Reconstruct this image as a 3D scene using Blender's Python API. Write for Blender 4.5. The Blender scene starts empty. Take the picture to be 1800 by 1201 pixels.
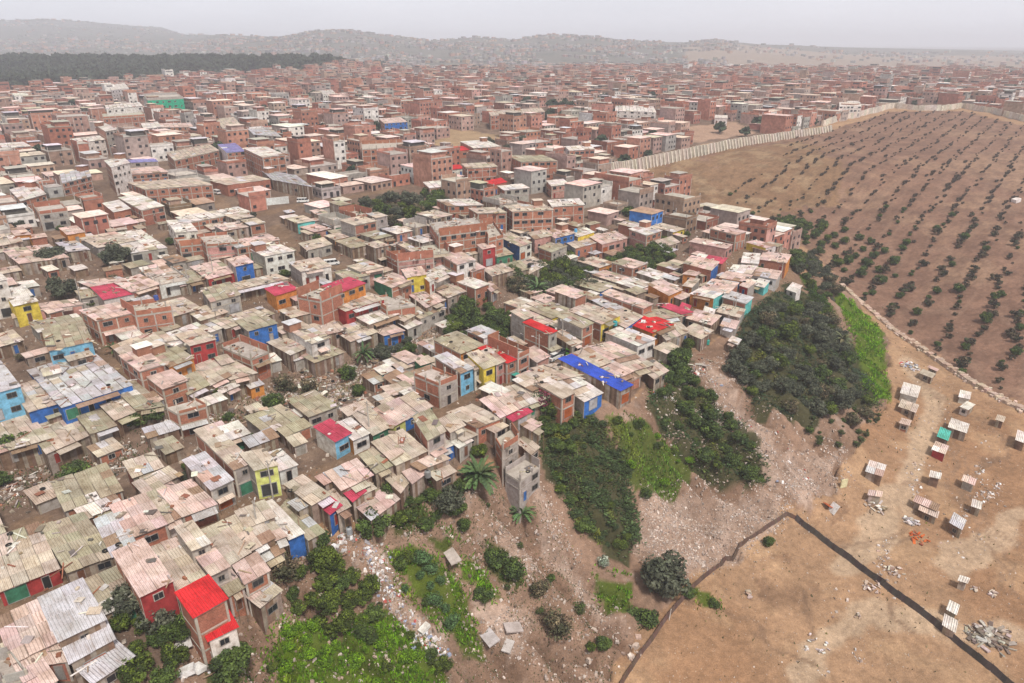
import bpy, math, random
import numpy as np
from mathutils import Vector
rng = random.Random(11); nr = np.random.RandomState(7)
SC = bpy.context.scene; COL = SC.collection
# ---------------------------------------------------------------- camera, world, sun, exposure
CAMZ = 65.0; PITCH = math.radians(23.3); F = 1216.0
cd = bpy.data.cameras.new('camera'); cam = bpy.data.objects.new('camera', cd); COL.objects.link(cam)
cam.location = (0, 0, CAMZ); cam.rotation_euler = (math.radians(90)-PITCH, 0, 0)
cd.sensor_width = 36; cd.lens = 36*F/1800; cd.clip_start = .5; cd.clip_end = 20000
SC.camera = cam
W = bpy.data.worlds.new('World'); SC.world = W; W.use_nodes = True
wn = W.node_tree; bg = wn.nodes['Background']
sky = wn.nodes.new('ShaderNodeTexSky'); sky.sky_type = 'NISHITA'; sky.sun_disc = False
SUN_EL, SUN_AZ = math.radians(58), math.radians(150)
sky.sun_elevation = SUN_EL; sky.sun_rotation = SUN_AZ
hs = wn.nodes.new('ShaderNodeHueSaturation'); hs.inputs['Saturation'].default_value = .25
wn.links.new(sky.outputs[0], hs.inputs['Color'])
tc = wn.nodes.new('ShaderNodeTexCoord'); mp = wn.nodes.new('ShaderNodeMapping'); mp.inputs['Scale'].default_value = (1.2, 1.2, 5)
cn = wn.nodes.new('ShaderNodeTexNoise'); cn.inputs['Scale'].default_value = 1.6; cn.inputs['Detail'].default_value = 5
cr = wn.nodes.new('ShaderNodeValToRGB')
cr.color_ramp.elements[0].position = .32; cr.color_ramp.elements[0].color = (5.35, 5.45, 5.95, 1)
cr.color_ramp.elements[1].position = .68; cr.color_ramp.elements[1].color = (6.6, 6.65, 7.2, 1)
wn.links.new(tc.outputs['Generated'], mp.inputs[0]); wn.links.new(mp.outputs[0], cn.inputs['Vector']); wn.links.new(cn.outputs[0], cr.inputs[0])
mx = wn.nodes.new('ShaderNodeMixRGB'); mx.inputs[0].default_value = .88     # closed cloud deck in front of the clear sky
wn.links.new(hs.outputs[0], mx.inputs[1]); wn.links.new(cr.outputs[0], mx.inputs[2]); sx = wn.nodes.new('ShaderNodeSeparateXYZ'); wn.links.new(tc.outputs['Generated'], sx.inputs[0])
gr = wn.nodes.new('ShaderNodeValToRGB'); gr.color_ramp.elements[0].position = .05; gr.color_ramp.elements[0].color = (1, 1, 1, 1); gr.color_ramp.elements[1].position = .55; gr.color_ramp.elements[1].color = (.76, .72, .66, 1)
wn.links.new(sx.outputs[2], gr.inputs[0])      # unseen upper sky dimmed and warmed to cut fill light and raise contrast
mg = wn.nodes.new('ShaderNodeMixRGB'); mg.blend_type = 'MULTIPLY'; mg.inputs[0].default_value = 1
wn.links.new(mx.outputs[0], mg.inputs[1]); wn.links.new(gr.outputs[0], mg.inputs[2]); wn.links.new(mg.outputs[0], bg.inputs[0])
bg.inputs[1].default_value = .085
sl = bpy.data.lights.new('sun', 'SUN'); sl.energy = 2.3; sl.angle = math.radians(9); sl.color = (1, .94, .86)
so = bpy.data.objects.new('sun', sl); COL.objects.link(so)
so.rotation_euler = (math.radians(90)-SUN_EL, 0, -SUN_AZ+math.pi)
SC.view_settings.view_transform = 'Standard'; SC.view_settings.look = 'None'; SC.view_settings.gamma = 1
SC.view_settings.exposure = .76
SC.cycles.max_bounces = 5; SC.cycles.diffuse_bounces = 3; SC.cycles.volume_bounces = 1; SC.cycles.glossy_bounces = 2
SC.cycles.transparent_max_bounces = 4
# ---------------------------------------------------------------- photo geometry
CP, SP = math.cos(PITCH), math.sin(PITCH)
def ray(u, v):
    a = (u-900)/F; b = -(v-600.5)/F
    return np.array([a, CP+b*SP, -SP+b*CP])
def onz(u, v, z):
    d = ray(u, v); t = (z-CAMZ)/d[2] if d[2] < -1e-4 else 1e5
    return np.array([d[0]*t, d[1]*t, z])
def pix(p):
    x, y, z = p[0], p[1], p[2]-CAMZ
    dep = y*CP - z*SP; up = y*SP+z*CP
    return 900+F*x/dep, 600.5-F*up/dep
def sm(t): t = np.clip(t, 0, 1); return t*t*(3-2*t)
def vn(x, y, s=0):
    x = np.asarray(x, float); y = np.asarray(y, float)
    ix = np.floor(x).astype(np.int64); iy = np.floor(y).astype(np.int64); fx = sm(x-ix); fy = sm(y-iy)
    def h(a, b):
        k = (a*374761393+b*668265263+s*974711) & 0xffffffff
        k = ((k ^ (k >> 13))*1274126177) & 0xffffffff
        return ((k ^ (k >> 16)) & 0xffff)/65535.
    return (h(ix, iy)*(1-fx)+h(ix+1, iy)*fx)*(1-fy)+(h(ix, iy+1)*(1-fx)+h(ix+1, iy+1)*fx)*fy
def fbm(x, y, s=0, o=4):
    r = 0; a = .5
    for k in range(o): r = r+a*vn(x*2**k, y*2**k, s+k); a *= .5
    return r
# ---------------------------------------------------------------- terrain heights: (u, v, z)
CTRL = """0 1200 0;150 1190 0;250 1180 -1;300 1100 -1;0 1000 0;200 950 0;350 950 0;480 930 -1;0 880 -1;300 880 0;450 830 0;600 800 0;640 880 -2
800 780 -1;900 800 -1.5;750 700 0;900 650 1;1000 695 0;1090 690 -1;1118 735 -1;1060 745 -1;1000 722 0;1145 705 -1;1170 685 -1.5;1140 650 -1;1000 580 2;1100 540 2;1230 570 0;1200 500 2;1370 490 -1;1380 440 1;1300 410 2;1180 400 4
60 850 -5;130 820 -5;0 840 -3;300 740 0;400 720 -3;500 690 -4;620 640 -3;700 620 -3;830 580 -3;960 510 -2;1100 475 -1;560 720 -2
0 700 2;200 680 2;0 600 4;200 600 4;400 600 2;600 540 4;850 480 5;0 500 8;0 450 10;300 450 8;600 440 8;850 420 8;1100 380 7;0 380 13;0 330 14;300 350 12;600 330 12;900 330 10;1070 315 8
0 260 16;300 260 16;600 260 15;900 260 14;0 200 18;300 200 18;600 200 18;900 200 18;1200 210 17;600 160 20;1000 160 20;1400 170 20;1700 165 20;0 165 20
1070 300 9;1150 272 10;1200 262 11;1300 238 12;1460 224 14;1570 190 18;1690 190 18;1800 215 15;1100 310 6;1180 345 3;1240 375 -1;1320 395 -4;1400 420 -6
1200 320 4;1300 290 8;1300 340 1;1500 300 8;1700 300 6;1500 360 -2;1600 400 -4;1800 380 -1;1450 450 -11;1500 490 -14;1650 500 -12;1800 600 -16;1800 450 -6
1550 560 -17;1620 620 -19;1700 670 -20;1800 720 -20;1800 800 -22;1800 900 -24;1800 1050 -25;1800 1200 -26;1600 1200 -26;1400 1200 -26;1250 1190 -25.5;1150 1150 -25;1100 1200 -24.5
1600 800 -22;1500 900 -23;1400 950 -23.5;1390 905 -22;1600 1000 -24;1600 700 -20.5;1560 640 -19;1550 700 -19.5;1530 760 -20.5
1420 480 -5;1440 520 -7;1480 560 -12;1500 620 -15;1490 700 -16;1400 560 -2;1400 640 -6;1430 720 -12;1330 600 -1;1300 660 -4;1340 720 -8;1400 800 -15;1460 830 -19
1200 640 -2;1230 700 -5;1290 760 -10;1330 840 -16;1250 860 -17;1190 728 -6;1180 780 -11;1200 900 -19;1130 950 -19;1210 1010 -22;1120 860 -15;1055 795 -7.5;1060 860 -13;1000 756 -2.5;1080 990 -19
945 855 -7;980 920 -12;1010 1020 -18;1060 1110 -22;900 900 -9;880 1000 -15;930 1100 -20;1000 1180 -23;820 875 -4.5;800 960 -11;850 1080 -18;900 1190 -22
740 905 -4.5;700 960 -9;760 1050 -14;800 1150 -19;660 920 -4;600 960 -6;620 1050 -10;680 1130 -14;720 1190 -17;530 960 -3;500 1040 -5;520 1120 -8;560 1190 -11;420 1080 -3;420 1170 -6;330 1170 -3"""
P = []
for t in CTRL.replace('\n', ';').split(';'):
    u, v, z = map(float, t.split()); P.append(onz(u, v, z))
for p in [(-300, 60, 2), (-160, 20, 0), (-60, 10, -2), (40, 10, -24), (160, 20, -26), (300, 60, -26), (330, 150, -24), (500, 300, -5), (700, 500, 8), (900, 900, 20), (-900, 900, 20), (-500, 300, 12), (-300, 180, 5), (0, 1000, 20), (480, 820, 20), (-700, 600, 18)]: P.append(np.array(p, float))
P = np.array(P)
def tps(r2): return .5*r2*np.log(np.maximum(r2, 1e-6))
SCL = 100.
Q = P[:, :2]/SCL; n = len(Q)
A = tps(((Q[:, None]-Q[None])**2).sum(2))+np.eye(n)*.004
Bm = np.hstack([np.ones((n, 1)), Q])
sol = np.linalg.solve(np.block([[A, Bm], [Bm.T, np.zeros((3, 3))]]), np.r_[P[:, 2], 0, 0, 0])
GX = np.arange(-1000, 1001, 4.); GY = np.arange(-60, 1100, 4.)
gx, gy = np.meshgrid(GX, GY); HG = np.zeros(gx.shape)
for i in range(len(GY)):
    q = np.stack([gx[i], gy[i]], 1)/SCL
    HG[i] = tps(((q[:, None]-Q[None])**2).sum(2))@sol[:n]+np.hstack([np.ones((len(q), 1)), q])@sol[n:]
HG = np.clip(HG, -28, 24)
SIL = [(-400, 30), (0, 38), (100, 36), (200, 44), (290, 52), (330, 62), (400, 62), (500, 66), (560, 54), (620, 55), (700, 65), (760, 74), (830, 66), (900, 70), (970, 62), (1050, 66), (1120, 73), (1200, 75), (1260, 71), (1330, 78), (1500, 84), (1800, 90), (2300, 90)]
saz = np.array([(u-900)/F*CP for u, v in SIL]); srd = np.interp(saz, [-.48, -.36, .3, .5], [4700, 2800, 2700, 3300]); srz = np.array([CAMZ+(76.8-v)*d_/F*CP*CP for (u, v), d_ in zip(SIL, srd)])
def far(x, y):
    az = x/np.maximum(y, 50)
    rz = np.interp(az, saz, srz); rd = np.interp(az, saz, srd)
    s = sm((y-1200)/(rd-1200))**1.2
    z = 20+(rz-20)*s + (fbm(x/260, y/260, 5)-.5)*26*sm((y-900)/900.)*(1-sm((y-rd+300)/200.))
    z = z+16*np.exp(-((y-1130)/130.)**2)*sm((.02-az+(-.16))/.12)
    z = z-(np.maximum(z-25, 0))*sm((y-rd-50)/900.)
    return z
def T(x, y):
    x = np.asarray(x, float); y = np.asarray(y, float)
    fx = np.clip((x-GX[0])/4, 0, len(GX)-1.001); fy = np.clip((y-GY[0])/4, 0, len(GY)-1.001)
    ix = fx.astype(int); iy = fy.astype(int); fx = fx-ix; fy = fy-iy
    g = (HG[iy, ix]*(1-fx)+HG[iy, ix+1]*fx)*(1-fy)+(HG[iy+1, ix]*(1-fx)+HG[iy+1, ix+1]*fx)*fy
    k = sm((y-700)/250.)
    return g*(1-k)+far(x, y)*k
def Tz(x, y): return float(T(x, y))
def hit(u, v, h=0.):
    """the point on the ground (or h metres above it) seen at photo position u, v"""
    d = ray(u, v); t0 = 30.
    ts = 30*1.012**np.arange(420)
    z = CAMZ+d[2]*ts-T(d[0]*ts, d[1]*ts)-h
    k = np.nonzero(z < 0)[0]
    if len(k) == 0: return np.array([d[0]*2500, d[1]*2500, CAMZ+d[2]*2500])
    i = max(k[0], 1); f = z[i-1]/(z[i-1]-z[i]); t = ts[i-1]+(ts[i]-ts[i-1])*f
    return np.array([d[0]*t, d[1]*t, CAMZ+d[2]*t])
def poly(s, h=0): return [hit(*map(float, t.split()), h)[:2] for t in s.split(',')]
def inpoly(x, y, pg):
    x = np.asarray(x, float); y = np.asarray(y, float); r = np.zeros(x.shape, bool); m = len(pg)
    for i in range(m):
        x0, y0 = pg[i]; x1, y1 = pg[(i+1) % m]
        if y0 == y1: continue
        r ^= ((y0 > y) != (y1 > y)) & (x < (x1-x0)*(y-y0)/(y1-y0)+x0)
    return r
def dline(x, y, pl):
    x = np.asarray(x, float); y = np.asarray(y, float); d = np.full(x.shape, 1e9)
    for (x0, y0), (x1, y1) in zip(pl[:-1], pl[1:]):
        L = (x1-x0)**2+(y1-y0)**2+1e-9; t = np.clip(((x-x0)*(x1-x0)+(y-y0)*(y1-y0))/L, 0, 1)
        d = np.minimum(d, np.hypot(x-x0-t*(x1-x0), y-y0-t*(y1-y0)))
    return d
def area(pg):
    return abs(sum(pg[i][0]*pg[(i+1) % len(pg)][1]-pg[(i+1) % len(pg)][0]*pg[i][1] for i in range(len(pg))))/2
def sample(pg, n):
    a = np.array(pg); out = []
    while len(out) < n:
        x = nr.uniform(a[:, 0].min(), a[:, 0].max(), 4*n); y = nr.uniform(a[:, 1].min(), a[:, 1].max(), 4*n)
        k = inpoly(x, y, pg); out += list(zip(x[k], y[k]))
    return out[:n]
# ---------------------------------------------------------------- materials
def nodes(name):
    m = bpy.data.materials.new(name); m.use_nodes = True; nt = m.node_tree
    return m, nt, nt.nodes['Principled BSDF'], nt.nodes, nt.links
def attr_mat(name, rough=.85, dirt=((.55, .5, .45), .35), sc=.6, fine=None, corr=0, brick=0, bump=0, dark=.0):
    """colour from the mesh's own Col attribute, broken up by stains and grime"""
    m, nt, b, N, L = nodes(name)
    at = N.new('ShaderNodeAttribute'); at.attribute_name = 'Col'
    gp = N.new('ShaderNodeNewGeometry')
    n1 = N.new('ShaderNodeTexNoise'); n1.inputs['Scale'].default_value = sc; n1.inputs['Detail'].default_value = 6; n1.inputs['Roughness'].default_value = .65
    L.new(gp.outputs['Position'], n1.inputs['Vector'])
    r1 = N.new('ShaderNodeValToRGB'); r1.color_ramp.elements[0].position = .38; r1.color_ramp.elements[1].position = .7
    r1.color_ramp.elements[0].color = (1, 1, 1, 1); r1.color_ramp.elements[1].color = (*dirt[0], 1)
    L.new(n1.outputs[0], r1.inputs[0])
    mu = N.new('ShaderNodeMixRGB'); mu.blend_type = 'MULTIPLY'; mu.inputs[0].default_value = dirt[1]*2
    L.new(at.outputs[0], mu.inputs[1]); L.new(r1.outputs[0], mu.inputs[2])
    out = mu.outputs[0]
    if fine:
        n2 = N.new('ShaderNodeTexNoise'); n2.inputs['Scale'].default_value = fine[0]; n2.inputs['Detail'].default_value = 3
        L.new(gp.outputs['Position'], n2.inputs['Vector'])
        r2 = N.new('ShaderNodeMapRange'); r2.inputs[1].default_value = .3; r2.inputs[2].default_value = .7
        r2.inputs[3].default_value = 1-fine[1]; r2.inputs[4].default_value = 1+fine[1]
        L.new(n2.outputs[0], r2.inputs[0])
        m2 = N.new('ShaderNodeVectorMath'); m2.operation = 'SCALE'; L.new(out, m2.inputs[0]); L.new(r2.outputs[0], m2.inputs['Scale']); out = m2.outputs[0]
    if corr or brick:
        uv = N.new('ShaderNodeUVMap')
    if corr:
        w = N.new('ShaderNodeTexWave'); w.inputs['Scale'].default_value = corr; w.bands_direction = 'X'
        L.new(uv.outputs[0], w.inputs['Vector'])
        bu = N.new('ShaderNodeBump'); bu.inputs['Strength'].default_value = 1; bu.inputs['Distance'].default_value = .12
        L.new(w.outputs['Fac'], bu.inputs['Height']); L.new(bu.outputs[0], b.inputs['Normal'])
        # rust streaks that run down the sheet
        mp_ = N.new('ShaderNodeMapping'); mp_.inputs['Scale'].default_value = (2.6, .28, 1); L.new(uv.outputs[0], mp_.inputs[0])
        n3 = N.new('ShaderNodeTexNoise'); n3.inputs['Scale'].default_value = 1.1; n3.inputs['Detail'].default_value = 5; L.new(mp_.outputs[0], n3.inputs['Vector'])
        r3 = N.new('ShaderNodeValToRGB'); r3.color_ramp.elements[0].position = .52; r3.color_ramp.elements[0].color = (1, 1, 1, 1)
        r3.color_ramp.elements[1].position = .72; r3.color_ramp.elements[1].color = (.52, .4, .3, 1); L.new(n3.outputs[0], r3.inputs[0])
        m3 = N.new('ShaderNodeMixRGB'); m3.blend_type = 'MULTIPLY'; m3.inputs[0].default_value = .6; L.new(out, m3.inputs[1]); L.new(r3.outputs[0], m3.inputs[2]); out = m3.outputs[0]
    if brick:
        bt = N.new('ShaderNodeTexBrick'); bt.inputs['Scale'].default_value = 1; bt.inputs['Brick Width'].default_value = .3; bt.inputs['Row Height'].default_value = .16
        bt.inputs['Mortar Size'].default_value = .02; bt.inputs['Color1'].default_value = (1.1, 1.02, 1, 1); bt.inputs['Color2'].default_value = (.75, .78, .8, 1); bt.inputs['Mortar'].default_value = (1.05, 1.2, 1.3, 1)
        L.new(uv.outputs[0], bt.inputs['Vector'])
        m4 = N.new('ShaderNodeMixRGB'); m4.blend_type = 'MULTIPLY'; m4.inputs[0].default_value = 1; L.new(out, m4.inputs[1]); L.new(bt.outputs[0], m4.inputs[2]); out = m4.outputs[0]
    L.new(out, b.inputs['Base Color']); b.inputs['Roughness'].default_value = rough
    b.inputs['Specular IOR Level'].default_value = .25
    return m
M = {}
M['wall'] = attr_mat('painted_plaster', .85, ((.45, .38, .33), .42), .9, (6, .12))
M['brick'] = attr_mat('raw_brick', .95, ((.6, .55, .52), .35), .5, (3, .2), brick=1)
M['roof'] = attr_mat('roof_sheets', .8, ((.46, .4, .34), .4), .4, (5, .14), corr=.9)
M['conc'] = attr_mat('concrete', .95, ((.5, .46, .42), .35), .7, (7, .15))
M['junk'] = attr_mat('junk', .9, ((.5, .42, .36), .3), 1.5, (9, .25))
M['leaf'] = attr_mat('leaves', .7, ((.55, .62, .5), .3), .35, (2.5, .3))
M['far'] = attr_mat('far_masonry', .9, ((.62, .58, .55), .35), .12, (.7, .25))
M['bark'] = attr_mat('bark', .95, ((.6, .5, .4), .3), 2, (12, .3))
M['net'] = attr_mat('shade_net', .9, ((.5, .5, .5), .2), 1, (6, .2))
M['stone'] = attr_mat('rough_stone', .95, ((.55, .48, .42), .35), .5, (3, .3))
m, nt, b, N, L = nodes('window_glass'); b.inputs['Base Color'].default_value = (.02, .023, .028, 1); b.inputs['Roughness'].default_value = .18; M['glass'] = m
m, nt, b, N, L = nodes('dark_rubber'); b.inputs['Base Color'].default_value = (.02, .02, .02, 1); b.inputs['Roughness'].default_value = .8; M['rubber'] = m
def paint(name, c, r=.35):
    m, nt, b, N, L = nodes(name)
    g = N.new('ShaderNodeNewGeometry'); n = N.new('ShaderNodeTexNoise'); n.inputs['Scale'].default_value = 2.5; L.new(g.outputs['Position'], n.inputs['Vector'])
    cr = N.new('ShaderNodeValToRGB'); cr.color_ramp.elements[0].color = (*[k*.8 for k in c], 1); cr.color_ramp.elements[1].color = (*c, 1)
    L.new(n.outputs[0], cr.inputs[0]); L.new(cr.outputs[0], b.inputs['Base Color']); b.inputs['Roughness'].default_value = r; return m
# ---------------------------------------------------------------- mesh builder
class MB:
    def __init__(s): s.v = []; s.f = []; s.c = []; s.m = []; s.uv = []
    def face(s, pts, col, mat=0, uv=None):
        k = len(s.v); s.v += [tuple(p) for p in pts]; s.f.append(tuple(range(k, k+len(pts)))); s.c.append(col); s.m.append(mat)
        s.uv += uv if uv else [(0, 0)]*len(pts)
    def prism(s, top, bot, col, mat=0, uvrot=0, sidecol=None, cap=True):
        """top, bot: four points each, counter-clockwise seen from above"""
        e1 = math.dist(top[0], top[1]); e2 = math.dist(top[1], top[2]); r = rng.random()*7
        uv = [(r, 0), (r+e1, 0), (r+e1, e2), (r, e2)]
        if uvrot: uv = [(r, 0), (r, e1), (r+e2, e1), (r+e2, 0)]
        s.face(top, col, mat, uv)
        if cap: s.face([bot[3], bot[2], bot[1], bot[0]], col, mat)
        for i in range(4):
            j = (i+1) % 4; w = math.dist(top[i], top[j]); h = math.dist(top[i], bot[i])
            s.face([bot[i], bot[j], top[j], top[i]], sidecol or col, mat, [(0, 0), (w, 0), (w, h), (0, h)])
    def box(s, c, ax, hx, hy, hz, col, mat=0, tilt=None):
        """c centre; ax heading angle of local x"""
        ca, sa = math.cos(ax), math.sin(ax); X = np.array([ca, sa, 0]); Y = np.array([-sa, ca, 0]); Z = np.array([0, 0, 1.])
        if tilt: X = X*math.cos(tilt)+Z*math.sin(tilt); Z = np.cross(X, Y)
        c = np.asarray(c, float)
        q = [c+X*a*hx+Y*b*hy for a, b in ((-1, -1), (1, -1), (1, 1), (-1, 1))]
        s.prism([p+Z*hz for p in q], [p-Z*hz for p in q], col, mat)
    def bar(s, a, b, r, col, mat=0, n=4, r2=None):
        a = np.asarray(a, float); b = np.asarray(b, float); d = b-a; L = np.linalg.norm(d)+1e-9; d /= L
        x = np.cross(d, [0, 0, 1.] if abs(d[2]) < .9 else [1., 0, 0]); x /= np.linalg.norm(x); y = np.cross(d, x)
        r2 = r if r2 is None else r2
        A = [a+(x*math.cos(t)+y*math.sin(t))*r for t in [2*math.pi*i/n for i in range(n)]]
        B = [b+(x*math.cos(t)+y*math.sin(t))*r2 for t in [2*math.pi*i/n for i in range(n)]]
        for i in range(n): j = (i+1) % n; s.face([A[i], A[j], B[j], B[i]], col, mat)
        s.face(A[::-1], col, mat); s.face(B, col, mat)
    def build(s, name, mats, parent=None, loc=None):
        V = np.array(s.v, float)
        if loc is not None: V = V-np.array(loc)
        me = bpy.data.meshes.new(name); me.from_pydata(V.tolist(), [], s.f)
        ln = np.array([len(f) for f in s.f])
        ca = me.color_attributes.new('Col', 'FLOAT_COLOR', 'CORNER')
        cc = np.ones((len(s.v), 4)); cc[:, :3] = np.repeat(np.array([c[:3] for c in s.c], float), ln, 0); ca.data.foreach_set('color', cc.ravel())
        ul = me.uv_layers.new(name='UVMap'); ul.data.foreach_set('uv', np.array(s.uv, float).ravel())
        for k in (mats if isinstance(mats, (list, tuple)) else [mats]): me.materials.append(M[k] if isinstance(k, str) else k)
        me.polygons.foreach_set('material_index', s.m)
        return link(name, me, parent)
def link(name, me, parent=None):
    o = bpy.data.objects.new(name, me); COL.objects.link(o)
    if parent: o.parent = parent
    return o
def npmesh(name, V, nper, colr, mats, mi=None):
    """fast mesh: V (n*nper, 3) separate polygons of nper corners, one colour each"""
    me = bpy.data.meshes.new(name); nf = len(V)//nper
    me.vertices.add(len(V)); me.vertices.foreach_set('co', np.asarray(V, np.float32).ravel())
    me.loops.add(len(V)); me.loops.foreach_set('vertex_index', np.arange(len(V), dtype=np.int32))
    me.polygons.add(nf); me.polygons.foreach_set('loop_start', np.arange(0, len(V), nper, dtype=np.int32)); me.polygons.foreach_set('loop_total', np.full(nf, nper, np.int32))
    if mi is not None: me.polygons.foreach_set('material_index', np.asarray(mi, np.int32))
    me.update(calc_edges=True)
    ca = me.color_attributes.new('Col', 'FLOAT_COLOR', 'CORNER'); cc = np.ones((len(V), 4), np.float32); cc[:, :3] = np.repeat(colr, nper, 0); ca.data.foreach_set('color', cc.ravel())
    for k in mats: me.materials.append(M[k])
    return me
def tag(o, label=None, cat=None, group=None, kind=None):
    if label: o['label'] = label
    if cat: o['category'] = cat
    if group: o['group'] = group
    if kind: o['kind'] = kind
    return o
def empty(name, loc, rz=0):
    o = bpy.data.objects.new(name, None); COL.objects.link(o); o.location = tuple(loc); o.rotation_euler.z = rz; o.empty_display_size = .5; return o
def jit(c, a=.08):
    k = 1+rng.uniform(-a, a); return tuple(min(1, max(0, x*k*(1+rng.uniform(-a, a)*.35))) for x in c)
# ---------------------------------------------------------------- zones and streets
STREETS = [poly(s) for s in (
 "-60 1105,0 1078,60 1050,130 1015,200 985,270 952,350 922,420 892,470 872,530 838,590 812,650 782,700 756,760 726,830 692,900 666,970 650,1030 618,1090 582",
 "65 925,88 970,112 1022",
 "1240 590,1270 575,1300 560,1340 530,1375 495,1390 465,1392 445",
 "1262 482,1285 460,1312 432",
 "560 580,640 520,700 508,745 502,800 490,880 468,930 455,980 440",
 "140 552,165 590,190 625,220 670,240 700,250 730",
 "480 400,510 425,550 455,600 480,560 500,420 530,280 545",
 "370 520,400 560,420 590,450 600",
 "370 345,400 380,350 400,200 430,0 470",
 "420 385,520 360,600 350,700 330",
 "1100 575,1170 545,1225 540")]
SETTLE = poly("-300 1330,150 1330,240 1192,325 1140,400 1060,480 985,560 915,640 895,700 852,800 822,930 800,945 730,1000 712,1110 702,1150 648,1230 600,1300 575,1385 492,1390 440,1310 402,1235 382,1190 345,1085 322,1062 302,1150 275,1290 245,1440 222,1500 204,1570 187,1690 187,1800 211,1880 226")
SETTLE += [np.array(p) for p in ((800, 560), (1800, 1400), (-1800, 1400), (-500, 300))]
GRASS = [poly(s) for s in ("1468 515,1500 532,1540 568,1555 620,1562 705,1545 712,1515 680,1505 600,1482 560", "495 1095,560 1085,700 1100,770 1140,800 1250,450 1250,470 1160",
 "682 975,740 970,800 1008,845 1090,838 1138,800 1128,750 1078,705 1040,684 1003", "803 982,850 1008,882 1062,862 1066,822 1022", "1042 1008,1108 1018,1118 1062,1085 1085,1048 1052", "1080 735,1150 748,1205 770,1225 820,1190 855,1120 855,1098 800",
 "460 1118,512 1110,518 1165,470 1185", "1202 1035,1262 1058,1268 1078,1235 1070", "770 930,800 935,815 960,790 965", "1405 480,1440 510,1470 560,1455 575,1425 530", "390 1150,430 1140,440 1200,380 1230", "690 880,745 885,760 920,720 950,690 930", "850 965,895 970,925 1030,900 1050,860 1010")]
GCOL = [(.11, .22, .006), (.085, .175, .005), (.08, .16, .006), (.085, .18, .005), (.09, .18, .01), (.085, .15, .02), (.085, .17, .005), (.08, .16, .01), (.06, .12, .01), (.06, .11, .015), (.05, .09, .015), (.05, .08, .015), (.055, .09, .015)]
RUBBLE = [poly(s) for s in ("640 965,682 980,700 1060,772 1118,785 1145,725 1112,655 1035", "860 895,905 930,965 1000,930 1025,878 962", "955 860,1000 945,1042 1045,1090 1110,1062 1118,1008 1025,955 930",
 "1228 640,1292 700,1385 780,1442 832,1432 880,1378 872,1325 785,1248 722", "1118 935,1200 955,1392 902,1362 942,1212 1025,1125 992", "1130 860,1200 850,1300 870,1390 880,1380 910,1200 950,1120 940", "850 1080,900 1070,940 1110,900 1150,860 1120", "1385 785,1470 800,1478 855,1400 872")]
WOODP = poly('-500 176,-200 172,0 164,150 156,300 142,420 133,560 126,660 121')+[np.array((-170, 1330)), np.array((-1300, 1330))]
GULLY = [poly(s) for s in ("-20 795,130 795,250 752,300 750,262 800,150 872,-20 900", "315 745,440 690,560 640,640 605,760 560,785 620,690 655,610 705,500 728,390 752", "930 530,1000 520,1040 535,960 550", "1050 495,1130 490,1180 470,1200 485,1120 515")]
# ---------------------------------------------------------------- ground: one sheet to the horizon
ys = np.r_[-150, -60, 0, 25, 40, 46+np.array([0]), 46*1.0068**np.arange(1, 720)]
ys = np.r_[ys, ys[-1]*1.06**np.arange(1, 5), 11000]
ns = 560; ss = np.linspace(-1, 1, ns); ss = np.sign(ss)*(np.abs(ss)**1.0)
yy = np.repeat(ys[:, None], ns, 1); xx = ss[None]*(np.maximum(yy, 46)*1.0+45)
zz = T(xx, yy)
wx = xx+(vn(xx/6, yy/6, 1)-.5)*4+(vn(xx/2, yy/2, 11)-.5)*1.6; wy = yy+(vn(xx/6, yy/6, 2)-.5)*4+(vn(xx/2, yy/2, 12)-.5)*1.6
near = yy < 700
inset = inpoly(xx, yy, SETTLE)
amp = np.where(inset, .15, .9)*(1+np.clip((yy-200)/400, 0, 3))
dst = np.full(xx.shape, 99.)
for s in STREETS: dst = np.minimum(dst, dline(wx, wy, s))
rill = np.abs(vn((xx+yy*.3)/5, (yy-xx*.3)/14, 41)-.5)*2
vcol = np.zeros(xx.shape+(3,)); n1 = fbm(xx/30, yy/30, 21); n2 = fbm(xx/7, yy/7, 22); n3 = fbm(xx/1.8, yy/1.8, 23, 3)
def mixc(mask, c):
    c = np.array(c); k = (mask[..., None] if mask.ndim == 2 else mask).astype(float); vcol[:] = vcol*(1-k)+c*k
mixc(np.ones(xx.shape), (.345, .215, .13))
mixc(sm((n1-.42)/.2)*.7, (.28, .155, .085)); mixc(sm((n2-.52)/.16)*.5, (.44, .29, .175))
ORCH = poly("1400 425,1330 405,1240 382,1190 345,1085 318,1080 300,1200 270,1460 230,1570 196,1690 196,1800 222") ; ORCH += [np.array([520, 330]), np.array([420, 60])]; ORCH += poly("1800 712,1700 665,1620 612,1540 552,1480 505,1440 450")
io = inpoly(wx, wy, ORCH)
mixc(io, (.225, .13, .09)); mixc(io*sm((n1-.46)/.15)*.7, (.3, .19, .125)); mixc(io*sm((n2-.48)/.12)*.6, (.15, .085, .06)); mixc(io*sm((n3-.5)/.08)*.45, (.13, .072, .05)); mixc(io*sm((np.abs(vn((xx*.77-yy*.64)/4.5, (xx*.64+yy*.77)/40, 71)-.5)-.05)*-30+1)*.12, (.4, .28, .2))
OL = poly("1090 312,1150 300,1300 262,1420 248,1480 300,1440 350,1380 390,1250 380,1190 345")
io2 = inpoly(wx+(n2-.5)*30, wy+(n1-.5)*50, OL); mixc(io2*.7, (.21, .125, .065)); mixc(io2*sm((n2-.5)/.1)*.6, (.33, .23, .14)); mixc(io2*sm((n3-.5)/.1)*.5, (.13, .08, .045))
SLP = poly("240 1195,330 1140,480 985,640 895,820 830,945 800,945 730,1110 702,1150 648,1300 575,1400 480,1480 500,1560 600,1560 720,1500 790,1480 850,1390 900,1210 1020,1110 1110,1060 1250,240 1300")
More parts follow.
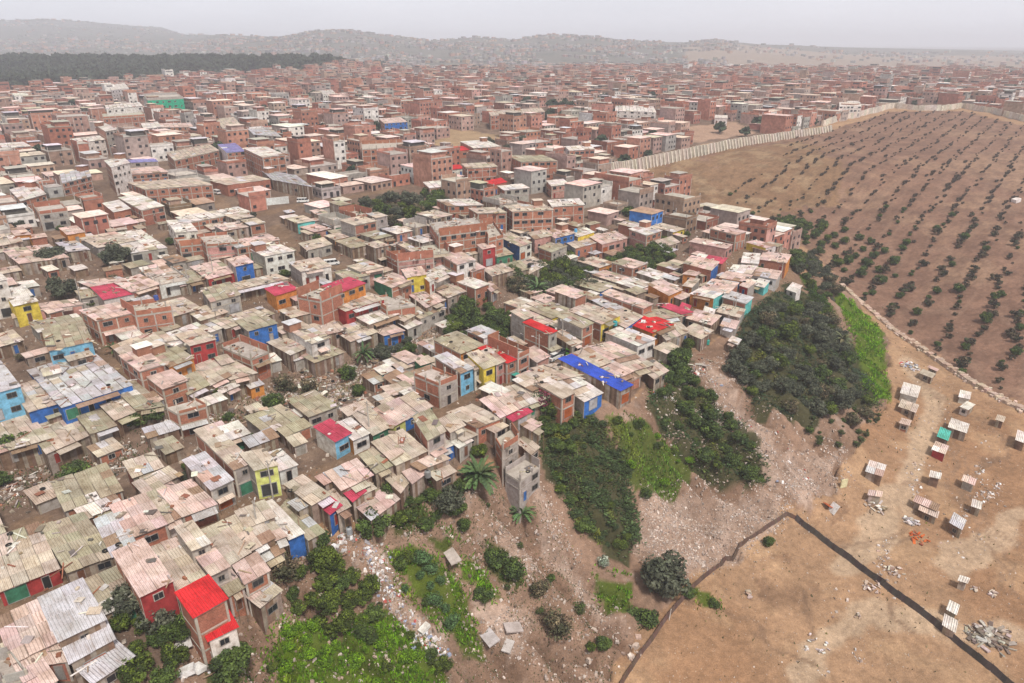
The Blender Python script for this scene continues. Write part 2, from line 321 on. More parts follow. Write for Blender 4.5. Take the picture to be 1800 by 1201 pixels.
isl = inpoly(wx, wy, SLP); mixc(isl, (.27, .175, .125)); mixc(isl*sm((n2-.46)/.15)*.7, (.2, .125, .085)); mixc(isl*sm((n3-.58)/.1)*.4, (.44, .35, .3))
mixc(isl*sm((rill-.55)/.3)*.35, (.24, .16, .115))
rl0 = np.abs(fbm((xx*.5+yy*.87)/6, (yy*.5-xx*.87)/26, 43, 3)-.45)*2; mixc(isl*(1-sm(rl0/.16))*.55, (.15, .09, .06))  # gully beds coloured darker brown, standing in for shading the overcast slope lacks
for s in RUBBLE: mixc(inpoly(wx, wy, s)*(.35+.35*(n3 > .47)), (.42, .31, .25))
DARK = [poly("1060 1060,1090 1120,1060 1160,1010 1190,1000 1140,960 1110,1000 1080"), poly("1530 900,1580 880,1570 930,1540 960"), poly("1330 1000,1400 980,1430 1030,1400 1080,1330 1060"), poly("1450 870,1480 865,1500 895,1470 915")]
for s in DARK: mixc(inpoly(wx, wy, s)*sm((fbm(xx/5, yy/5, 95)-.3)/.3)*.5, (.15, .085, .055))
for s in [poly("1500 1000,1545 930,1590 850,1625 780,1640 700,1600 640"), poly("1400 1200,1500 1080,1800 1120"), poly("1660 1000,1800 900")]: mixc(sm((3.2-dline(wx, wy, s))/1.5)*.6, (.5, .38, .27))
for s in [poly(t_) for t_ in ('1600 640,1650 700,1690 800,1700 900,1760 1000,1800 1050', '1640 700,1720 740,1800 790', '1590 850,1680 860,1780 960', '1400 930,1500 960,1600 930')]:
    for o_ in (-.8, .8): mixc(sm((.55-dline(wx+o_, wy-o_*.6, s))/.3)*.55, (.23, .15, .1))
for s in [poly("1200 1040,1260 1075,1330 1110,1425 1185"), poly("1400 1030,1425 1125"), poly("1560 1070,1625 1115"), poly("1700 850,1760 800,1762 760")]: mixc(sm((.7-dline(wx, wy, s))/.5)*.7, (.2, .125, .08))
mixc(inset & (yy < 900), (.17, .115, .085)); mixc((inset & (yy < 900))*sm((n2-.47)/.15)*.6, (.24, .17, .125)); mixc((inset & (yy < 900))*sm((n3-.5)/.12)*.45, (.1, .07, .055))
for s in GULLY: mixc(inpoly(wx, wy, s)*.9, (.2, .135, .1)); mixc(inpoly(wx, wy, s)*sm((n2-.5)/.12)*.6, (.3, .21, .15))
mixc(sm((3.0-dst)/1.2)*.95, (.2, .13, .085)); mixc(sm((2.4-dst)/1.2)*sm((n2-.5)/.2)*.6, (.27, .185, .125))
mixc(inpoly(wx, wy, poly("740 270,790 225,900 240,880 262,800 275"))*.9, (.36, .25, .15))
mixc(inpoly(wx, wy, poly("1190 225,1290 215,1330 232,1200 255"))*.9, (.38, .25, .18))
for s, c in zip(GRASS, GCOL): mixc(inpoly(wx, wy, s)*.9, np.array(c)*.55+np.array((.02, .015, .002)))
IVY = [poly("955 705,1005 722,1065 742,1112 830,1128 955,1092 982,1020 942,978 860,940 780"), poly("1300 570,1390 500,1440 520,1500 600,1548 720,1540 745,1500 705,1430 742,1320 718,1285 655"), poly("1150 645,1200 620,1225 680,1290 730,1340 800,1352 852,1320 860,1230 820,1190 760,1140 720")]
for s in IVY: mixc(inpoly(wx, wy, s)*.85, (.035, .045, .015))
fr = yy > 900
mixc(fr, (.15, .145, .13)); mixc(fr*sm((n1-.5)/.1)*.6, (.09, .1, .085)); 
mixc(fr*inpoly(xx/yy, yy, [(.25, 1000), (3, 1000), (3, 2400), (.22, 2400)])*.85, (.3, .235, .19))
ww = (xx/yy < -.17)*sm((yy-930)/60)*(1-sm((yy-1330)/60)); mixc(inpoly(xx, yy, WOODP)*.9, (.05, .06, .045))
zg = zz+(n2-.45)*amp*.9+(n3-.45)*amp*.35
rl = np.abs(fbm((xx*.5+yy*.87)/6, (yy*.5-xx*.87)/26, 43, 3)-.45)*2
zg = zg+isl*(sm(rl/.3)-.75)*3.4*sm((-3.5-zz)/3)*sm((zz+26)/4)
zg = np.where(inset & (yy < 900), zz-.1+(n3-.5)*.12, zg)
def T(x, y, yg=ys, zz_=zg):
    x = np.asarray(x, float); y = np.asarray(y, float)
    i = np.clip(np.searchsorted(yg, y)-1, 0, len(yg)-2); fy = np.clip((y-yg[i])/(yg[i+1]-yg[i]), 0, 1)
    def row(k):
        f = np.clip((x/(np.maximum(yg[k], 46)*1.0+45)+1)/2*(ns-1), 0, ns-1.001); j = f.astype(int); f = f-j
        return zz_[k, j]*(1-f)+zz_[k, j+1]*f
    return row(i)*(1-fy)+row(i+1)*fy
vcol *= .9
V = np.stack([xx, yy, zg], 2).reshape(-1, 3); R, Cn = xx.shape
i0 = (np.arange(R-1)[:, None]*Cn+np.arange(Cn-1)[None]).ravel()
FI = np.stack([i0, i0+1, i0+Cn+1, i0+Cn], 1).astype(np.int32)
me = bpy.data.meshes.new('ground'); me.vertices.add(len(V)); me.vertices.foreach_set('co', V.astype(np.float32).ravel())
me.loops.add(FI.size); me.loops.foreach_set('vertex_index', FI.ravel()); me.polygons.add(len(FI)); me.polygons.foreach_set('loop_start', np.arange(0, FI.size, 4, dtype=np.int32)); me.polygons.foreach_set('loop_total', np.full(len(FI), 4, np.int32))
me.polygons.foreach_set('use_smooth', np.ones(len(FI), bool)); me.update(calc_edges=True)
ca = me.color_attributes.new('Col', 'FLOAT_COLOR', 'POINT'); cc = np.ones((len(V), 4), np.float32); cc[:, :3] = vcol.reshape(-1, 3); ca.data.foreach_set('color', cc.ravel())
gm, nt, b, N, L = nodes('bare_earth')
at = N.new('ShaderNodeAttribute'); at.attribute_name = 'Col'; gp = N.new('ShaderNodeNewGeometry')
def nz(sc, det=4, rough=.6):
    n = N.new('ShaderNodeTexNoise'); n.inputs['Scale'].default_value = sc; n.inputs['Detail'].default_value = det; n.inputs['Roughness'].default_value = rough
    L.new(gp.outputs['Position'], n.inputs['Vector']); return n
def rng_(n, a, b_, c, d):
    r = N.new('ShaderNodeMapRange'); r.inputs[1].default_value = a; r.inputs[2].default_value = b_; r.inputs[3].default_value = c; r.inputs[4].default_value = d; L.new(n.outputs[0], r.inputs[0]); return r
out = at.outputs[0]
for sc, lo, hi in ((.12, .82, 1.18), (.9, .78, 1.22), (5, .75, 1.25)):
    r = rng_(nz(sc, 6), .3, .7, lo, hi); s = N.new('ShaderNodeVectorMath'); s.operation = 'SCALE'; L.new(out, s.inputs[0]); L.new(r.outputs[0], s.inputs['Scale']); out = s.outputs[0]
vo = N.new('ShaderNodeTexVoronoi'); vo.inputs['Scale'].default_value = 1.6; L.new(gp.outputs['Position'], vo.inputs['Vector'])
r = rng_(vo, .1, .17, 1, 0); msk = N.new('ShaderNodeMath'); msk.operation = 'MULTIPLY'; r2 = rng_(nz(.35, 4), .5, .62, 0, .55); L.new(r.outputs[0], msk.inputs[0]); L.new(r2.outputs[0], msk.inputs[1])
mxs = N.new('ShaderNodeMixRGB'); mxs.inputs[2].default_value = (.62, .55, .48, 1); L.new(msk.outputs[0], mxs.inputs[0]); L.new(out, mxs.inputs[1])
L.new(mxs.outputs[0], b.inputs['Base Color']); b.inputs['Roughness'].default_value = .95; b.inputs['Specular IOR Level'].default_value = .1
bu = N.new('ShaderNodeBump'); bu.inputs['Strength'].default_value = .7; bu.inputs['Distance'].default_value = .25; L.new(nz(1.5, 8, .7).outputs[0], bu.inputs['Height']); L.new(bu.outputs[0], b.inputs['Normal'])
me.materials.append(gm); ground = link('ground', me); ground['kind'] = 'structure'
# ---------------------------------------------------------------- houses
RC = {'t': (.66, .56, .47), 'g': (.64, .63, .67), 'p': (.76, .58, .53), 'k': (.6, .07, .13), 'r': (.72, .03, .035), 'b': (.04, .1, .6), 'o': (.47, .42, .31), 'w': (.84, .79, .75), 'c': (.46, .42, .37), 'm': (.4, .27, .19), 'v': (.3, .28, .6), 'q': (.12, .6, .5)}
RW = {'t': 'dusty tan', 'g': 'grey corrugated', 'p': 'faded pink', 'k': 'crimson', 'r': 'bright red', 'b': 'bright blue', 'o': 'mossy olive', 'w': 'pale whitish', 'c': 'flat concrete', 'm': 'rusty brown', 'v': 'violet blue', 'q': 'turquoise'}
WC = {'B': (.40, .165, .105), 'W': (.74, .71, .68), 'Y': (.72, .58, .08), 'L': (.2, .5, .72), 'U': (.04, .16, .5), 'P': (.55, .3, .26), 'C': (.4, .37, .34), 'D': (.23, .15, .1), 'O': (.62, .25, .06), 'G': (.06, .22, .13), 'T': (.14, .55, .55), 'R': (.42, .05, .05), 'E': (.62, .68, .22), 'N': (.01, .4, .24)}
WW = {'B': 'bare brick', 'W': 'white', 'Y': 'yellow', 'L': 'light blue', 'U': 'deep blue', 'P': 'pink plastered', 'C': 'grey concrete', 'D': 'dark plank', 'O': 'orange', 'G': 'green', 'T': 'turquoise', 'R': 'dark red', 'E': 'lime yellow', 'N': 'green netted'}
def winmesh(w, h, door=False, col=(.6, .57, .52), glass='glass', dcol=(.3, .15, .1)):
    b = MB(); f = .09
    for s in (-1, 1): b.box((s*(w/2-f/2), 0, h/2), 0, f/2, .05, h/2, col)
    for z in (f/2, h-f/2): b.box((0, 0, z), 0, w/2-f, .05, f/2, col)
    if door: b.box((0, .0, h/2), 0, w/2-f, .02, h/2-f, dcol, 0)
    else:
        b.box((0, .0, h/2), 0, w/2-f, .015, h/2-f, (.02, .02, .03), 1); b.box((0, -.02, h/2), 0, .02, .02, h/2-f, col)
    o = b.build('window', ['wall', glass]); me = o.data; bpy.data.objects.remove(o); return me
WIN = [winmesh(1.2, 1.05, col=(.42, .38, .34)), winmesh(1.6, 1.1, col=(.2, .18, .16)), winmesh(.9, .95, col=(.3, .27, .24)), winmesh(2., 1.1, col=(.34, .3, .28))]
DOORS = [winmesh(.95, 2.05, True, (.35, .3, .28), dcol=c) for c in ((.16, .07, .04), (.04, .14, .4), (.3, .04, .03), (.35, .34, .33), (.02, .02, .02))] + [winmesh(2.4, 2.2, True, (.3, .3, .3), dcol=c) for c in ((.05, .05, .05), (.38, .1, .03), (.05, .2, .12), (.4, .4, .42))]
JUNK = MB()       # planks, bricks, tyres and scrap too many to count
def scrap(x, y, z, n, R=1.):
    for i in range(n):
        a = rng.random()*6.28; px, py = x+rng.uniform(-R, R), y+rng.uniform(-R, R); k = rng.random()
        c = rng.choice([(.5, .42, .33), (.35, .25, .17), (.62, .58, .54), (.3, .13, .08), (.16, .14, .13), (.42, .38, .35), (.7, .66, .62), (.25, .2, .16)])
        if k < .4: JUNK.box((px, py, z+.08), a, rng.uniform(.4, 1.5), rng.uniform(.04, .1), .05, jit(c, .2), 0, rng.uniform(-.12, .12))
        elif k < .75: JUNK.box((px, py, z+.1), a, rng.uniform(.12, .35), rng.uniform(.1, .25), rng.uniform(.06, .18), jit(c, .2))
        elif k < .92: JUNK.box((px, py, z+.1), a, rng.uniform(.4, .9), rng.uniform(.3, .6), .03, jit(c, .2), 0, rng.uniform(-.25, .25))
        elif k > .985:
            for t in range(6): q = t*1.047; JUNK.box((px+.28*math.cos(q), py+.28*math.sin(q), z+.1), q+1.57, .16, .09, .09, (.025, .025, .025))
HOUSES = []; FOOT = []
def inset_quad(q, d):
    c = sum(q)/4; out = []
    for p in q: v = c-p; L_ = np.linalg.norm(v); out.append(p+v/L_*d*1.4)
    return out
def panels(mb, q, z, nx, ny, col, slope, near, mat=0, th=.05, tintv=.14, mess=.5):
    """sheets laid edge to edge over the quad q (4 xy points), each with its own tint and tilt"""
    def P(a, b): return (q[0]*(1-a)+q[1]*a)*(1-b)+(q[3]*(1-a)+q[2]*a)*b
    for i in range(nx):
        for j in range(ny):
            g = .012
            a0, a1, b0, b1 = i/nx+g*rng.random(), (i+1)/nx-g*rng.random()*.6, j/ny+g*rng.random(), (j+1)/ny+.03*rng.random()
            cs = [P(a0, b0), P(a1, b0), P(a1, b1), P(a0, b1)]
            dz = rng.uniform(0, .07)*mess+(i+j) % 2*.025; tw = [rng.uniform(-.04, .04)*mess for _ in range(4)]
            zs = [z+slope*bb+dz+t for bb, t in zip((b0, b0, b1, b1), tw)]
            c = jit(col, tintv)
            if mess > .3 and rng.random() < .13: c = jit(rng.choice([RC['w'], RC['g'], RC['m'], RC['t'], RC['o'], (.6, .42, .36)]), .1)
            top = [(*p, zz_) for p, zz_ in zip(cs, zs)]
            mb.prism(top, [(t[0], t[1], t[2]-th) for t in top], c, mat, uvrot=0)
def house(pts, zr, h, rk, fr_, sd, flags='', photo=None, parent=None, kind='house', slp=None):
    """pts: four xy roof corners, 0-1 the front edge; zr roof height; h wall height"""
    q = [np.array(p[:2], float) for p in pts]
    ar = (q[1]-q[0])[0]*(q[3]-q[0])[1]-(q[1]-q[0])[1]*(q[3]-q[0])[0]
    if ar < 0: q = [q[1], q[0], q[3], q[2]]
    c = sum(q)/4; w = np.linalg.norm(q[1]-q[0]); d = np.linalg.norm(q[2]-q[1])
    dist = math.hypot(*c); zb = min(Tz(*p) for p in q)-.4
    zg = np.mean([Tz(*p) for p in q]); near = dist < 200
    slab = rk == 'c'
    root = parent or empty(kind, (c[0], c[1], zg)); loc = root.location
    wq = inset_quad(q, .02 if slab else .3)
    mb = MB(); wc = {True: 1}
    def mat(k): return 1 if k == 'B' else 0
    slope = rng.uniform(.05, .35) if not slab else 0
    if slp is not None: slope = slp
    zt = [zr-.06, zr-.06, zr+slope-.06, zr+slope-.06]
    plank = 'D'
    for i in range(4):
        j = (i+1) % 4; k = fr_ if i == 0 else sd; a, b_ = wq[i], wq[j]; L_ = np.linalg.norm(b_-a)
        if k == 'D':
            n = max(2, int(L_/.55))
            for s in range(n):
                p, p2 = a+(b_-a)*s/n, a+(b_-a)*(s+1)/n; z0, z1 = zt[i]+(zt[j]-zt[i])*s/n, zt[i]+(zt[j]-zt[i])*(s+1)/n
                mb.face([(*p, zb), (*p2, zb), (*p2, z1), (*p, z0)], jit(rng.choice([(.25, .17, .12), (.33, .27, .22), (.2, .13, .09), (.42, .36, .3)]), .15), 0, [(0, 0), (L_/n, 0), (L_/n, h), (0, h)])
        else: mb.face([(*a, zb), (*b_, zb), (*b_, zt[j]), (*a, zt[i])], jit(WC[k], .1), mat(k), [(0, 0), (L_, 0), (L_, h), (0, h)])
    mb.face([(*wq[i], zt[i]-.02) for i in range(4)], (.2, .17, .14), 0)
    mb.build('wall', ['wall', 'brick'], root, loc)
    # concrete frame on brick houses
    if near or slab or h > 4:
        fb = MB(); cc = jit((.47, .42, .37), .1); zs = [s for s in np.arange(zg+2.6, zr-1.2, 2.6)]
        for i in range(4):
            k = fr_ if i == 0 else sd
            j = (i+1) % 4; a, b_ = wq[i], wq[j]; e = (b_-a)/np.linalg.norm(b_-a); L_ = np.linalg.norm(b_-a); nrm = np.array([e[1], -e[0]])
            an = math.atan2(e[1], e[0])
            if k in 'BCP':
                m_ = max(1, int(round(L_/3.6)))
                for s in range(m_+1):
                    if k != 'B' and 0 < s < m_: continue
                    p = a+e*(.13+(L_-.26)*s/m_)+nrm*.0
                    fb.box((*p, (zb+zr-.1)/2), an, .13, .035+.002*(s % 2), (zr-.1-zb)/2, cc)
                for z in zs+[zr-.22]: 
                    p = (a+b_)/2; fb.box((*p, z), an, L_/2-.3, .045, .12, cc)
            if slab:
                for s in range(max(1, int(round(L_/3.2)))):
                    p = a+e*(.15+s*3.2); hh = rng.uniform(.5, 1.5)
                    if s*3.2 < L_-.5: fb.box((*p, zr+.1+hh/2), an, .13, .13, hh/2, cc)
                    if near:
                        for t in (-.07, .07): fb.bar((p[0]+t, p[1]+t, zr+hh), (p[0]+t*1.5, p[1]+t, zr+hh+.9), .02, (.2, .1, .07))
        if fb.f: fb.build('concrete_frame', 'conc', root, loc)
    # roof
    rb = MB(); col = RC[rk]
    if slab:
        rb.prism([(*p, zr+.1) for p in q], [(*p, zr-.1) for p in q], jit(col, .1))
        pb = MB()
        for i in range(4):
            if rng.random() < .75:
                a, b_ = wq[i], wq[(i+1) % 4]; e = b_-a; L_ = np.linalg.norm(e); an = math.atan2(e[1], e[0]); p = (a+b_)/2; hh = rng.choice([.25, .45, .5, .8, 1.1])
                pb.box((*p, zr+.1+hh), an, L_/2-.14, .07, hh, jit(WC['B'] if sd == 'B' else WC['C'], .12))
        if pb.f: pb.build('parapet', 'conc', root, loc)
        rb.build('roof', 'conc', root, loc)
    else:
        nx = max(1, min(12, int(round(w/(1.7 if near else 2.6))))); ny = max(1, min(8, int(round(d/(2.4 if near else 3.4)))))
        if 'F' in flags: panels(rb, q, zr, max(2, nx//2), ny, col, slope, near, tintv=.05, mess=.12)
        else: panels(rb, q, zr, nx, ny, col, slope, near)
        rb.build('roof', 'roof', root, loc)
        if kind == 'house' and h > 3.9 and w > 5 and d > 5 and rng.random() < .3 and 'F' not in flags and photo:   # half-built room on the roof
            m = MB(); cq = q[2]*.6+c*.4 if rng.random() < .5 else q[3]*.6+c*.4; an = math.atan2(*(q[1]-q[0])[::-1]); m.box((*cq, zr+slope+.8), an, 1.5, 1.4, .95, jit((.36, .17, .11), .15)); m.box((*cq, zr+slope+1.8), an, 1.75, 1.6, .05, jit(rng.choice([RC['t'], RC['w'], RC['g']]), .1)); m.build('rooftop_room', 'conc', root, loc)
    if kind == 'house' and near and rng.random() < .4 and 'F' not in flags:   # awning over the front
        e = (wq[1]-wq[0]); L_ = np.linalg.norm(e); e = e/L_; nn = np.array([e[1], -e[0]]); a = wq[0]+e*L_*rng.uniform(0, .3); b_ = wq[0]+e*L_*rng.uniform(.6, 1); za = min(zr-.35, zg+2.5) if h > 4 else zr-.3; dp = rng.uniform(.8, 1.7)
        m = MB(); t = [(*(a+nn*dp), za-.3), (*(b_+nn*dp), za-.3), (*(b_+nn*.02), za), (*(a+nn*.02), za)]; m.prism(t, [(x_, y_, z_-.05) for x_, y_, z_ in t], jit(rng.choice([RC['t'], RC['m'], RC['g'], RC['o'], RC['p']]), .15))
        for p_ in (a, b_): m.bar((*(p_+nn*(dp-.1)), zb), (*(p_+nn*(dp-.1)), za-.3), .05, (.25, .18, .12))
        m.build('awning', 'roof', root, loc)
    FOOT.append((c, q, max(w, d)*.6))
    # openings
    zf = zg
    for side in (0, 1, 3):
        a, b_ = wq[side], wq[(side+1) % 4]; e = b_-a; L_ = np.linalg.norm(e); e = e/L_; nrm = np.array([e[1], -e[0]]); an = math.atan2(e[1], e[0])
        mid = (a+b_)/2
        if np.dot(nrm, -mid) < 0: continue      # faces away from the street of the photo
        if side and (h < 4.2 or rng.random() < .5): continue
        if kind == 'shack' and side: continue
        nst = max(1, int(round(h/2.7)))
        for st in range(nst):
            zs_ = zr-h+st*h/nst
            if st == 0: zs_ = max(zs_, Tz(*mid)-.1)
            n = max(1, int(L_/2.6)) if side == 0 else max(1, int(L_/4.5))
            n = min(n, 6)
            for k in range(n):
                if rng.random() < (.12 if side == 0 else .35)+(.35 if (fr_ if side == 0 else sd) == 'D' else 0): continue
                p = a+e*(L_*(k+.5)/n)+nrm*.05
                isd = st == 0 and side == 0 and rng.random() < .5
                if isd:
                    wide = L_/n > 3.0 and rng.random() < .6
                    me_ = rng.choice(DOORS[5:] if wide else DOORS[:5]); z = zs_+.12; nm = 'door'
                    if z+2.2 > zr-.1: continue
                else:
                    me_ = rng.choice(WIN if L_/n > 2.5 else [WIN[0], WIN[2]]); z = zs_+(1.0 if h/nst > 2.3 else .5); nm = 'window'
                    if z+1.2 > zr-.1: z = zr-1.5
                o = link(nm, me_, root); o.location = (p[0]-loc.x, p[1]-loc.y, z-loc.z); o.rotation_euler.z = an
    if 'D' not in flags and dist < 260 and kind == 'house':
        for k in range(int(w*d/9) if not slab else int(w*d/5)):
            a, b_ = rng.random(), rng.random(); p = (q[0]*(1-a)+q[1]*a)*(1-b_)+(q[3]*(1-a)+q[2]*a)*b_
            scrap(p[0], p[1], zr+.06+slope*b_, rng.choice([1, 1, 2, 3]) if not slab else 3, .6)
    if parent is None:
        HOUSES.append(dict(o=root, u=photo or pix((c[0], c[1], zr)), rk=rk, fr=fr_, sd=sd, h=h, w=w, d=d, flags=flags, kind=kind, c=c))
    return root
TILE = {'A': (0, 0), 'B': (600, 0), 'C': (1200, 0), 'D': (0, 400), 'E': (600, 400), 'F': (1200, 400), 'G': (0, 800), 'H': (600, 800), 'I': (1200, 800)}
def put(line, kind='house'):
    t = line.split(); ox, oy = TILE[t[0]]; v = [float(a)/3 for a in t[1:7]]; h = float(t[7]); rk, fr_, sd = t[8][0], t[8][1], t[8][2]; fl = t[8][3:]
    p = [(ox+v[0], oy+v[1]), (ox+v[2], oy+v[3]), (ox+v[4], oy+v[5])]
    mu, mv = (p[0][0]+p[2][0])/2, (p[0][1]+p[2][1])/2
    zr = hit(mu, mv, h)[2]
    w = [onz(a, b_, zr)[:2] for a, b_ in p]
    qd = [w[0], w[1], w[2], w[0]+w[2]-w[1]]
    zr = min(zr, (Tz(*qd[0])+Tz(*qd[1]))/2+h+1.3)
    if kind == 'shack': ce = (qd[0]+qd[2])/2; qd = [ce+(p_-ce)*.95 for p_ in qd]; zr -= h*.22; h *= .78
    if kind == 'house' and '+' not in fl: ce = (qd[0]+qd[2])/2; g_ = 1.17 if t[0] in 'DEG' and h < 4 else 1.07; qd = [ce+(p_-ce)*g_ for p_ in qd]; zr += rng.uniform(-.14, .14); zr -= .25 if h < 4 else 0; h -= .25 if h < 4 else 0
    if rk == 'b': ce = (qd[0]+qd[2])/2; qd = [ce+(p_-ce)*1.16 for p_ in qd]; zr += .5; h += .5
    par = HOUSES[-1]['o'] if '+' in fl else None
    slp = None
    if 'S' in fl:      # long roof that steps down the slope with the ground
        hp = [hit(*p_, h) for p_ in p]; w = [a[:2] for a in hp]; qd = [w[0], w[1], w[2], w[0]+w[2]-w[1]]; zr = (hp[0][2]+hp[1][2])/2; slp = hp[2][2]-zr; zr += .9
    house(qd, zr, h, rk, fr_, sd, fl, (mu, mv), par, kind, slp)
